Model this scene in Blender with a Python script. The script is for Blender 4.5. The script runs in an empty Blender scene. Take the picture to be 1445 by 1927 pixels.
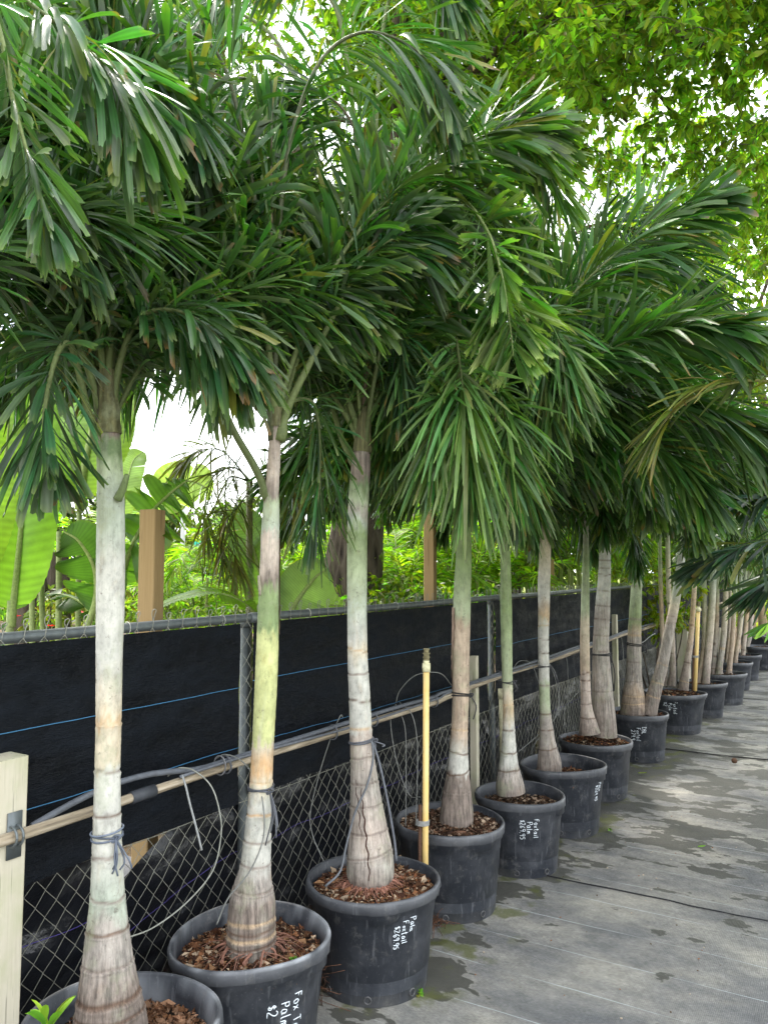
import bpy, math, random
import numpy as np
from mathutils import Matrix, Vector
RNG=np.random.default_rng(7); random.seed(7)
S=bpy.context.scene; C=S.collection
A=np.array
# ------------------------------------------------ camera
FPX=1448.; CX,CY=722.5,963.5; CAMH=1.7
PIT=math.atan((1078-CY)/FPX); YAW=math.atan((1608-CX)/FPX*math.cos(PIT))
Fv=A([-math.sin(YAW)*math.cos(PIT),math.cos(YAW)*math.cos(PIT),math.sin(PIT)])
Rv=A([math.cos(YAW),math.sin(YAW),0.]); Uv=np.cross(Rv,Fv)
cam=bpy.data.cameras.new('camera'); camo=bpy.data.objects.new('camera',cam); C.objects.link(camo)
cam.sensor_fit='VERTICAL'; cam.sensor_height=24; cam.lens=FPX/1927*24; cam.clip_start=.05; cam.clip_end=3000
camo.matrix_world=Matrix(((Rv[0],Uv[0],-Fv[0],0),(Rv[1],Uv[1],-Fv[1],0),(Rv[2],Uv[2],-Fv[2],CAMH),(0,0,0,1)))
S.camera=camo
# ------------------------------------------------ sky, sun, exposure
SUN_EL,SUN_AZ=math.radians(58),math.radians(150)     # azimuth of the sun, counted from +X towards +Y
wd=bpy.data.worlds.new('World'); S.world=wd; wd.use_nodes=True
wt=wd.node_tree; wt.nodes.clear()
sky=wt.nodes.new('ShaderNodeTexSky'); sky.sky_type='NISHITA'; sky.sun_disc=False
sky.sun_elevation=SUN_EL; sky.sun_rotation=math.pi/2-SUN_AZ; sky.air_density=1.3; sky.dust_density=2.5
tc=wt.nodes.new('ShaderNodeTexCoord'); mp=wt.nodes.new('ShaderNodeMapping'); mp.inputs['Scale'].default_value=(1,1,2.2)
nz=wt.nodes.new('ShaderNodeTexNoise'); nz.inputs['Scale'].default_value=2.6; nz.inputs['Detail'].default_value=6
cr=wt.nodes.new('ShaderNodeValToRGB'); cr.color_ramp.elements[0].position=.36; cr.color_ramp.elements[1].position=.50
mx=wt.nodes.new('ShaderNodeMix'); mx.data_type='RGBA'; mx.inputs[7].default_value=(11.5,11.8,12.2,1)
bg=wt.nodes.new('ShaderNodeBackground'); bg.inputs[1].default_value=.10
wo=wt.nodes.new('ShaderNodeOutputWorld')
L=wt.links.new
L(tc.outputs['Generated'],mp.inputs[0]); L(mp.outputs[0],nz.inputs[0]); L(nz.outputs[0],cr.inputs[0])
L(cr.outputs[0],mx.inputs[0]); L(sky.outputs[0],mx.inputs[6]); L(mx.outputs[2],bg.inputs[0]); L(bg.outputs[0],wo.inputs[0])
sl=bpy.data.lights.new('sun','SUN'); sl.energy=2.6; sl.angle=math.radians(14); sl.color=(1,.95,.86)
so=bpy.data.objects.new('sun',sl); C.objects.link(so)
sd=Vector((math.cos(SUN_EL)*math.cos(SUN_AZ),math.cos(SUN_EL)*math.sin(SUN_AZ),math.sin(SUN_EL)))
so.rotation_euler=sd.to_track_quat('Z','Y').to_euler()
S.view_settings.view_transform='Standard'; S.view_settings.look='None'
S.view_settings.gamma=1; S.view_settings.exposure=1.95
S.view_settings.use_curve_mapping=False
S.render.engine='CYCLES'
S.cycles.max_bounces=8; S.cycles.transmission_bounces=4; S.cycles.diffuse_bounces=4

# ------------------------------------------------ helpers
HF_=A([-math.sin(YAW),math.cos(YAW),0.])
def Wp(x,y,d):
    # d is the level distance ahead of the viewpoint, so equal d means one upright plane
    r=Fv+Rv*(x-CX)/FPX-Uv*(y-CY)/FPX; return A([0,0,CAMH])+r*(d/(r@HF_))
def ray_k(y):
    v=(CY-y)/FPX; return 1./(math.cos(PIT)-v*math.sin(PIT))
def depth_of(p): return float(A(p,float)@HF_)
def gpy(h): return CY-FPX*math.tan(math.atan(-CAMH/h)-PIT)
def nrm(v): return v/np.maximum(np.linalg.norm(v,axis=-1,keepdims=True),1e-9)
class MB:
    def __init__(s): s.v=[];s.q=[];s.t=[];s.c=[];s.n=0;s.qm=[];s.tm=[]
    def add(s,v,q=None,t=None,col=(.5,.5,.5),mi=0):
        v=np.asarray(v,float).reshape(-1,3); n=len(v)
        c=np.asarray(col,float)
        if c.ndim==1: c=np.tile(c[:3],(n,1))
        if c.shape[1]==3: c=np.hstack([c,np.ones((n,1))])
        s.v.append(v); s.c.append(c)
        if q is not None and len(q): q=np.asarray(q,int).reshape(-1,4)+s.n; s.q.append(q); s.qm.append(np.full(len(q),mi))
        if t is not None and len(t): t=np.asarray(t,int).reshape(-1,3)+s.n; s.t.append(t); s.tm.append(np.full(len(t),mi))
        s.n+=n; return s
    def mesh(s,name,mats,smooth=True):
        m=bpy.data.meshes.new(name)
        v=np.concatenate(s.v); c=np.concatenate(s.c)
        q=np.concatenate(s.q) if s.q else np.zeros((0,4),int); t=np.concatenate(s.t) if s.t else np.zeros((0,3),int)
        m.vertices.add(len(v)); m.vertices.foreach_set('co',v.ravel())
        m.loops.add(q.size+t.size); m.loops.foreach_set('vertex_index',np.concatenate([q.ravel(),t.ravel()]).astype(np.int32))
        m.polygons.add(len(q)+len(t))
        st=np.concatenate([np.arange(len(q))*4,q.size+np.arange(len(t))*3]).astype(np.int32)
        m.polygons.foreach_set('loop_start',st)
        mi=np.concatenate(s.qm+s.tm).astype(np.int32); m.polygons.foreach_set('material_index',mi)
        m.polygons.foreach_set('use_smooth',np.full(len(st),smooth))
        for k in (mats if isinstance(mats,(list,tuple)) else [mats]): m.materials.append(k)
        m.update(calc_edges=True); m.validate()
        if len(m.vertices)==len(c):
            a=m.attributes.new('Col','FLOAT_COLOR','POINT'); a.data.foreach_set('color',c.astype(np.float32).ravel())
        return m
    def obj(s,name,mats,parent=None,smooth=True,kind=None,loc=None):
        return mkobj(name,s.mesh(name,mats,smooth),parent,kind,loc)
def mkobj(name,me,parent=None,kind=None,loc=None):
    o=bpy.data.objects.new(name,me); C.objects.link(o)
    if loc is not None: o.location=loc
    if parent is not None:
        o.parent=parent
        if loc is None: o.matrix_parent_inverse=Matrix.Translation(parent_loc(parent)).inverted()
    if kind: o['kind']=kind
    return o
def parent_loc(p):
    v=Vector(p.location)
    while p.parent is not None:
        p=p.parent; v+=Vector(p.location)*(0 if True else 1)
    return v
def tag(o,label,cat,group=None):
    o['label']=label; o['category']=cat
    if group: o['group']=group
    return o
def thing(name,label,cat,loc=(0,0,0),group=None):
    o=bpy.data.objects.new(name,None); o.empty_display_size=.1; C.objects.link(o); o.location=loc
    return tag(o,label,cat,group)
def catmull(P,n):
    P=np.asarray(P,float); k=len(P)
    if k==2: return P[0]+(P[1]-P[0])*np.linspace(0,1,n)[:,None]
    E=np.vstack([2*P[0]-P[1],P,2*P[-1]-P[-2]])
    t=np.linspace(0,k-1-1e-9,n); i=t.astype(int); u=(t-i)[:,None]
    a,b,c,d=E[i],E[i+1],E[i+2],E[i+3]
    return .5*((2*b)+(-a+c)*u+(2*a-5*b+4*c-d)*u**2+(-a+3*b-3*c+d)*u**3)
def frames(P):
    T=nrm(np.gradient(P,axis=0)); N=np.zeros_like(T)
    r=A([0,0,1.]) if abs(T[0][2])<.9 else A([1.,0,0])
    n=r-T[0]*(r@T[0]); n/=np.linalg.norm(n)
    for i in range(len(P)):
        n=n-T[i]*(n@T[i]); n/=max(np.linalg.norm(n),1e-9); N[i]=n
    return T,N,np.cross(T,N)
def tube(mb,P,r,ns=6,col=(.5,.5,.5),mi=0,cap=True):
    P=np.asarray(P,float); k=len(P); r=np.broadcast_to(np.asarray(r,float),(k,))
    T,N,B=frames(P); a=np.arange(ns)*2*math.pi/ns
    V=P[:,None]+r[:,None,None]*(N[:,None]*np.cos(a)[None,:,None]+B[:,None]*np.sin(a)[None,:,None])
    V=V.reshape(-1,3); i=np.arange(k-1)[:,None]*ns; j=np.arange(ns)[None]; j2=(j+1)%ns
    q=np.stack([i+j,i+j2,i+ns+j2,i+ns+j],-1).reshape(-1,4)
    c=np.asarray(col,float)
    if c.ndim==2: c=np.repeat(c,ns,axis=0)
    t=[]
    if cap:
        for m in range(1,ns-1): t+= [(0,m+1,m),((k-1)*ns,(k-1)*ns+m,(k-1)*ns+m+1)]
    mb.add(V,q,t,c,mi)
def box(mb,c,s,ax=None,col=(.5,.5,.5),mi=0):
    c=A(c,float); s=A(s,float)/2
    ax=np.eye(3) if ax is None else A(ax,float)
    V=[c+ax[0]*s[0]*i+ax[1]*s[1]*j+ax[2]*s[2]*k for i in(-1,1) for j in(-1,1) for k in(-1,1)]
    mb.add(V,[(0,1,3,2),(4,6,7,5),(0,4,5,1),(2,3,7,6),(0,2,6,4),(1,5,7,3)],None,col,mi)
def grid(mb,V,col=(.5,.5,.5),mi=0,closed=False):
    a,b=V.shape[:2]; i=np.arange(a-1)[:,None]*b; n=b if closed else b-1
    j=np.arange(n)[None]; j2=(j+1)%b
    q=np.stack([i+j,i+j2,i+b+j2,i+b+j],-1).reshape(-1,4)
    c=np.asarray(col,float)
    if c.ndim==3: c=c.reshape(-1,c.shape[-1])
    mb.add(V.reshape(-1,3),q,None,c,mi)
def snoise(x,y,z=0,seed=0):
    r=np.random.default_rng(seed+99); o=0
    for k in range(9):
        f=r.normal(size=3)*(1+.6*k); o=o+np.sin(f[0]*x+f[1]*y+f[2]*z+r.uniform(0,6.28))/(1+.35*k)
    return o/3.2
def curve_hang(a,b,sag,n=14,rnd=0):
    a,b=A(a,float),A(b,float); t=np.linspace(0,1,n)[:,None]
    P=a+(b-a)*t; P[:,2]-=sag*4*t[:,0]*(1-t[:,0])
    if rnd: P+=np.random.default_rng(int(sag*1000)).normal(size=P.shape)*rnd*np.sin(t*math.pi)
    return P
# ------------------------------------------------ materials
def mat(name,build):
    m=bpy.data.materials.new(name); m.use_nodes=True; nt=m.node_tree; nt.nodes.clear()
    out=nt.nodes.new('ShaderNodeOutputMaterial'); G(nt,out,build); return m
class N:
    def __init__(s,nt): s.nt=nt
    def new(s,t,**k):
        n=s.nt.nodes.new(t)
        for a,b in k.items():
            if hasattr(n,a): setattr(n,a,b)
        return n
    def l(s,a,b): s.nt.links.new(a,b)
    def noise(s,sc,det=4,vec=None,rough=.55,scale=None,coord='Object'):
        n=s.new('ShaderNodeTexNoise'); n.inputs['Scale'].default_value=sc; n.inputs['Detail'].default_value=det; n.inputs['Roughness'].default_value=rough
        tc=s.new('ShaderNodeTexCoord'); src=tc.outputs[coord]
        if scale is not None:
            mp=s.new('ShaderNodeMapping'); mp.inputs['Scale'].default_value=scale; s.l(src,mp.inputs[0]); src=mp.outputs[0]
        s.l(src,n.inputs['Vector']); return n.outputs['Fac']
    def ramp(s,fac,pts):
        r=s.new('ShaderNodeValToRGB'); e=r.color_ramp.elements
        while len(e)<len(pts): e.new(.5)
        for k,(p,c) in enumerate(pts):
            e[k].position=p; e[k].color=(c,c,c,1) if np.isscalar(c) else (*c,1)
        s.l(fac,r.inputs[0]); return r.outputs[0]
    def mix(s,f,a,b,mode='MIX'):
        n=s.new('ShaderNodeMix'); n.data_type='RGBA'; n.blend_type=mode
        for i,x in ((0,f),(6,a),(7,b)):
            if hasattr(x,'links'): s.l(x,n.inputs[i])
            elif i==0: n.inputs[0].default_value=x
            else: n.inputs[i].default_value=(*x,1) if not np.isscalar(x) else (x,x,x,1)
        return n.outputs[2]
    def math(s,op,a,b=0.,c=None):
        n=s.new('ShaderNodeMath'); n.operation=op
        for i,x in enumerate((a,b) if c is None else (a,b,c)):
            if hasattr(x,'links'): s.l(x,n.inputs[i])
            else: n.inputs[i].default_value=x
        return n.outputs[0]
    def attr(s,name='Col'):
        n=s.new('ShaderNodeAttribute'); n.attribute_name=name; return n
    def bump(s,h,st=.3,dist=.01):
        n=s.new('ShaderNodeBump'); n.inputs['Strength'].default_value=st; n.inputs['Distance'].default_value=dist; s.l(h,n.inputs['Height']); return n.outputs[0]
    def bsdf(s,col,rough=.6,bump=None,spec=.5,metal=0,rsock=None):
        b=s.new('ShaderNodeBsdfPrincipled')
        if hasattr(col,'links'): s.l(col,b.inputs['Base Color'])
        else: b.inputs['Base Color'].default_value=(*col,1)
        if hasattr(rough,'links'): s.l(rough,b.inputs['Roughness'])
        else: b.inputs['Roughness'].default_value=rough
        b.inputs['Specular IOR Level'].default_value=spec; b.inputs['Metallic'].default_value=metal
        if bump is not None: s.l(bump,b.inputs['Normal'])
        return b.outputs[0]
def G(nt,out,build):
    n=N(nt); r=build(n); nt.links.new(r,out.inputs[0])
def vcol(rough=.6,spec=.4,ns=60,amt=.35,bs=.3,bd=.004,scale=None,metal=0):
    def b(n):
        c=n.attr().outputs['Color']; f=n.noise(ns,5,scale=scale)
        g=n.ramp(f,[(.25,1-amt),(.75,1+amt*.4)])
        col=n.mix(1.,c,g,'MULTIPLY'); return n.bsdf(col,rough,n.bump(f,bs,bd),spec,metal)
    return b
def leafmat(trans=.35,rough=.38,spec=.5,tcol=(1.5,1.6,.5),under=.0):
    def b(n):
        c=n.attr().outputs['Color']
        f=n.noise(9,3); col=n.mix(1.,c,n.ramp(f,[(.3,.72),(.75,1.25)]),'MULTIPLY')
        fine=n.noise(260,2); 
        geo=n.new('ShaderNodeNewGeometry')
        colu=n.mix(geo.outputs['Backfacing'],col,n.mix(under,col,(.11,.155,.10)))
        p=n.bsdf(colu,rough,n.bump(fine,.12,.002),spec)
        t=n.new('ShaderNodeBsdfTranslucent'); n.l(n.mix(1.,col,tcol,'MULTIPLY'),t.inputs[0])
        m=n.new('ShaderNodeMixShader'); m.inputs[0].default_value=trans
        n.l(p,m.inputs[1]); n.l(t.outputs[0],m.inputs[2]); return m.outputs[0]
    return b
M={}
M['frond']=mat('palm_leaflet_green',leafmat(.30,.36,.38,(1.6,2.2,.4),.25))
M['areca']=mat('areca_leaf',leafmat(.58,.45,.35,(1.4,1.8,.4)))
M['banana']=mat('banana_leaf',leafmat(.5,.4,.4,(1.6,1.7,.5)))
M['canopy']=mat('canopy_leaf',leafmat(.64,.5,.3,(1.5,1.85,.4)))
M['weed']=mat('weed_leaf',leafmat(.4,.5,.3))
M['rachis']=mat('palm_rachis',vcol(.65,.3,80,.35))
def trunkb(n):
    a=n.attr(); f=n.noise(75,6,scale=(1,1,.07),rough=.65); g=n.noise(14,5); h=n.noise(300,3,scale=(1,1,.35)); sp=n.noise(38,4,rough=.7)
    al=a.outputs['Alpha']
    amt=n.math('MULTIPLY',al,.75)
    streak=n.mix(amt,1.,n.ramp(f,[(.36,.30),(.60,1.2)]))
    col=n.mix(1.,a.outputs['Color'],streak,'MULTIPLY')
    col=n.mix(1.,col,n.ramp(g,[(.3,.78),(.7,1.12)]),'MULTIPLY')
    col=n.mix(1.,col,n.ramp(n.noise(45,6,rough=.75,scale=(1,1,.5)),[(.32,.68),(.5,1.02),(.7,1.15)]),'MULTIPLY')
    col=n.mix(n.ramp(n.noise(6,5,rough=.7),[(.55,0.),(.66,.38)]),col,(.30,.33,.20))
    spots=n.ramp(sp,[(.62,0.),(.70,.6)])
    col=n.mix(spots,col,(.10,.075,.06))
    ht=n.math('ADD',n.math('MULTIPLY',f,n.math('ADD',n.math('MULTIPLY',al,1.5),.12)),n.math('MULTIPLY',h,.15))
    return n.bsdf(col,.72,n.bump(ht,.6,.006),.3)
M['trunk']=mat('palm_trunk',trunkb)
def potb(n):
    c=n.attr().outputs['Color']; f=n.noise(7,6,rough=.65); s=n.noise(10,5,scale=(6,6,.5)); d=n.noise(120,3)
    col=n.mix(n.ramp(f,[(.45,0.),(.75,.45)]),c,(.12,.125,.14))
    col=n.mix(n.ramp(n.noise(16,6,rough=.75),[(.56,0.),(.66,.35)]),col,(.17,.165,.155))
    col=n.mix(n.ramp(s,[(.60,0.),(.68,.22)]),col,(.27,.28,.30))
    col=n.mix(n.ramp(d,[(.64,0.),(.72,.3)]),col,(.22,.22,.22))
    r=n.ramp(f,[(.3,.34),(.7,.55)])
    return n.bsdf(col,r,n.bump(n.noise(20,4),.25,.01),.5)
M['pot']=mat('nursery_pot_plastic',potb)
M['soil']=mat('potting_soil',vcol(.95,.1,130,.7,1.,.02))
M['chip']=mat('mulch_chips',vcol(.85,.2,200,.3))
M['ink']=mat('white_marker',lambda n:n.bsdf((.72,.78,.82),.6))
def clothb(stripe):
    def b(n):
        f=n.noise(5,5); w=n.noise(400,2,scale=(1,.08,1)); h=n.noise(14,4,scale=(1,.35,1))
        col=n.mix(n.ramp(h,[(.35,0.),(.8,.6)]),(.002,.003,.005),(.012,.0165,.024))  # tone ripples put sheen and fold shadow into the cloth colour
        if stripe:
            a=n.attr().outputs['Alpha']; col=n.mix(n.ramp(a,[(.90,0.),(.93,1.)]),col,(.05,.20,.36))
        return n.bsdf(col,n.ramp(h,[(.35,.42),(.65,.75)]),n.bump(n.math('ADD',h,n.math('ADD',n.math('MULTIPLY',w,.25),n.math('MULTIPLY',f,2.))),.8,.02),.16)
    return b
M['cloth']=mat('black_shade_cloth',clothb(False))
M['blue']=mat('blue_thread',lambda n:n.bsdf((.045,.17,.32),.6))
M['plastic']=mat('black_plastic_sheet',lambda n:n.bsdf((.008,.009,.012),.28,n.bump(n.noise(9,5),.6,.03),.5))
def galvb(n):
    f=n.noise(25,4); return n.bsdf(n.ramp(f,[(.3,(.10,.115,.12)),(.7,(.155,.175,.18))]),.5,n.bump(n.noise(60,3),.05,.001),.5,.35)
M['galv']=mat('galvanised_steel',galvb)
M['wire']=mat('galvanised_wire',lambda n:n.bsdf((.24,.24,.20),.5,None,.5,.3))
def woodb(c1,c2,green=0):
    def b(n):
        f=n.noise(22,5,scale=(3,3,.12)); g=n.noise(5,4)
        col=n.mix(f,c1,c2)
        col=n.mix(n.ramp(f,[(.60,0.),(.66,.6)]),col,tuple(x*.35 for x in c1))
        if green: col=n.mix(n.ramp(g,[(.5,0.),(.7,green)]),col,(.25,.32,.10))
        return n.bsdf(col,.8,n.bump(f,.5,.004),.2)
    return b
M['oldwood']=mat('weathered_wood',woodb((.42,.38,.28),(.62,.58,.47),.45))
M['pine']=mat('treated_pine',woodb((.26,.17,.075),(.44,.31,.155)))
def polb(n):
    f=n.noise(20,5,scale=(4,.25,4)); return n.bsdf(n.ramp(f,[(.3,(.13,.105,.075)),(.5,(.33,.27,.19)),(.72,(.52,.45,.35))]),.75,n.bump(f,.5,.004),.3)
M['pole']=mat('weathered_pole',polb)
def yelb(n):
    f=n.noise(12,4); return n.bsdf(n.mix(f,(.80,.50,.13),(.78,.62,.30)),.4,None,.5)
M['yellow']=mat('yellow_pipe',yelb)
M['vc']=mat('painted_mix',vcol(.6,.4,50,.25))
M['hose']=mat('grey_hose',vcol(.55,.4,40,.35))
M['rust']=mat('rusty_rebar',lambda n:n.bsdf((.10,.055,.035),.85,n.bump(n.noise(150,3),.8,.005),.2))
def barkb(n):
    f=n.noise(13,8,scale=(1,1,.28),rough=.7); v=n.new('ShaderNodeTexVoronoi'); v.inputs['Scale'].default_value=11
    tc=n.new('ShaderNodeTexCoord'); mp=n.new('ShaderNodeMapping'); mp.inputs['Scale'].default_value=(1.4,1.4,.3); n.l(tc.outputs['Object'],mp.inputs[0])
    n.l(mp.outputs[0],v.inputs['Vector']); h=n.math('ADD',v.outputs['Distance'],f)
    return n.bsdf(n.ramp(h,[(.55,(.02,.015,.012)),(1.05,(.10,.08,.06))]),.9,n.bump(h,1.,.05),.15)
M['bark']=mat('rough_bark',barkb)
def groundb(n):
    tc=n.new('ShaderNodeTexCoord'); sx=n.new('ShaderNodeSeparateXYZ'); n.l(tc.outputs['Object'],sx.inputs[0])
    X,Y=sx.outputs[0],sx.outputs[1]
    f=n.noise(2.0,7,scale=(.75,1.2,1),rough=.66); g=n.noise(13,7,scale=(.85,1.15,1),rough=.75); fine=n.noise(150,3,scale=(.5,1,1))
    base=n.ramp(f,[(.30,(.10,.105,.11)),(.45,(.165,.165,.16)),(.58,(.255,.248,.222)),(.74,(.37,.35,.295))])
    base=n.mix(1.,base,n.ramp(g,[(.3,.72),(.7,1.2)]),'MULTIPLY')
    base=n.mix(1.,base,n.ramp(fine,[(.25,.70),(.7,1.2)]),'MULTIPLY')
    # woven ribs across the strip
    w=n.new('ShaderNodeTexWave'); w.inputs['Scale'].default_value=45; w.inputs['Distortion'].default_value=1.2; w.bands_direction='X'; n.l(tc.outputs['Object'],w.inputs[0])
    base=n.mix(1.,base,n.ramp(w.outputs['Fac'],[(.0,.90),(1.,1.05)]),'MULTIPLY')
    w2=n.new('ShaderNodeTexWave'); w2.inputs['Scale'].default_value=60; w2.inputs['Distortion'].default_value=1.; w2.bands_direction='Y'; n.l(tc.outputs['Object'],w2.inputs[0])
    # stitched marker threads every 0.3 m
    yy=n.math('ADD',Y,n.math('MULTIPLY',n.noise(.9,2),.07))
    m=n.math('PINGPONG',n.math('ADD',yy,.06),.15)
    ln=n.math('LESS_THAN',m,.0022)
    lnm=n.math('MULTIPLY',ln,n.ramp(n.noise(2.,3,scale=(1,3,1)),[(.40,.05),(.6,.75)]))
    base=n.mix(lnm,base,(.46,.52,.53))
    # wet stains, most of them 4.7 - 9 m along the path
    st=n.math('ADD',n.math('MULTIPLY',n.noise(3.4,3,scale=(.7,1.3,1),rough=.5),.6),n.math('MULTIPLY',n.noise(9.5,4,scale=(.65,1.25,1),rough=.6),.4))
    zone=n.new('ShaderNodeMapRange'); zone.inputs[1].default_value=4.35; zone.inputs[2].default_value=5.2; zone.inputs[3].default_value=-.055; zone.inputs[4].default_value=.055; n.l(Y,zone.inputs[0])
    zone2=n.new('ShaderNodeMapRange'); zone2.inputs[1].default_value=7.2; zone2.inputs[2].default_value=9.5; zone2.inputs[3].default_value=0.; zone2.inputs[4].default_value=-.03; n.l(Y,zone2.inputs[0])
    edge=n.new('ShaderNodeMapRange'); edge.inputs[1].default_value=-1.35; edge.inputs[2].default_value=-1.58; edge.inputs[3].default_value=0.; edge.inputs[4].default_value=.10; n.l(X,edge.inputs[0])
    v=n.math('ADD',n.math('ADD',st,zone.outputs[0]),n.math('ADD',zone2.outputs[0],edge.outputs[0]))
    wet=n.ramp(v,[(.553,0.),(.559,1.)])
    halo=n.ramp(v,[(.50,0.),(.555,.3)])
    base=n.mix(halo,base,(.26,.25,.21))
    base=n.mix(wet,base,n.mix(.82,base,(.045,.045,.037)))
    al=n.math('MULTIPLY',n.ramp(n.noise(5,4),[(.54,0.),(.62,.75)]),n.ramp(n.math('MULTIPLY',edge.outputs[0],10.),[(.1,0.),(.7,1.)]))
    base=n.mix(al,base,(.085,.095,.022))
    r=n.mix(wet,.72,.55)
    h=n.math('ADD',n.math('MULTIPLY',w.outputs['Fac'],.4),n.math('ADD',n.math('MULTIPLY',w2.outputs['Fac'],.3),n.math('MULTIPLY',f,2.)))
    return n.bsdf(base,r,n.bump(h,.35,.006),.35)
M['fabric']=mat('woven_ground_cloth',groundb)
M['dirt']=mat('bare_soil',lambda n:n.bsdf(n.ramp(n.noise(6,6),[(.3,(.05,.035,.022)),(.7,(.15,.11,.07))]),.95,n.bump(n.noise(30,5),.8,.03),.1))
M['concrete']=mat('pale_paving',lambda n:n.bsdf(n.ramp(n.noise(4,6),[(.3,(.12,.12,.13)),(.7,(.20,.20,.22))]),.85,n.bump(n.noise(60,4),.4,.01),.2))
M['lawn']=mat('lawn',lambda n:n.bsdf(n.ramp(n.noise(1.5,6),[(.3,(.10,.15,.03)),(.7,(.26,.28,.07))]),.9,n.bump(n.noise(60,4),.8,.05),.1))
M['flat']=mat('plain_paint',vcol(.6,.3,30,.08,.05))

# ------------------------------------------------ ground
def sheet(name,x0,x1,y0,y1,z,m,nx=2,ny=2,amp=0,seed=0,kind='structure'):
    mb=MB(); xs=np.linspace(x0,x1,nx); ys=np.linspace(y0,y1,ny); X,Y=np.meshgrid(xs,ys)
    Z=z+amp*np.abs(snoise(X*3,Y*3,0,seed)) if amp else X*0+z
    grid(mb,np.stack([X,Y,Z],-1)); return mb.obj(name,m,kind=kind)
sheet('ground',-1200,1200,-1200,1200,-.03,M['lawn'])
sheet('soil_ground',-30,9,-6,40,-.02,M['dirt'])
sheet('paving',-4.2,-2.42,-1,3.3,-.008,M['concrete'])
# overlapping strips of woven cloth: the edge of each lies over the next
seams=[-4,.75,4.37,7.98,11.6,15.2,18.8,23]
for k in range(len(seams)-1):
    mb=MB(); xs=np.linspace(-2.25,3.2,150); n=46; ys=np.concatenate([[seams[k]-.08],np.linspace(seams[k],seams[k+1],n)])
    X,Y=np.meshgrid(xs,ys)
    Z=.0+.004*k*0+.0035*snoise(X*2.2,Y*2.2,0,k)
    lift=np.exp(-((Y-seams[k])/.05)**2)*(.006+.006*np.abs(snoise(X*2.,X*0+k,0,5)))*(Y<seams[k]+.2)
    Z=Z+lift+.006*(k%2)
    if k==2 or k==1: X=X
    Yw=Y+(np.abs(Y-seams[k])<.1)*.03*snoise(X*1.3,X*0,0,k+3)
    grid(mb,np.stack([X,Yw,Z],-1)); mb.obj('ground_cloth',M['fabric'],kind='structure')
    mb=MB(); x=np.linspace(-2.2,3.2,120); yb=seams[k]-.085+.03*snoise(x*1.3,x*0,0,k+3)
    tube(mb,np.stack([x,yb,.012+.004*snoise(x*4,x*0,0,k)],-1),.0035,5,(.02,.02,.022)); mb.obj('cloth_hem',M['flat'],kind='structure')

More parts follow.
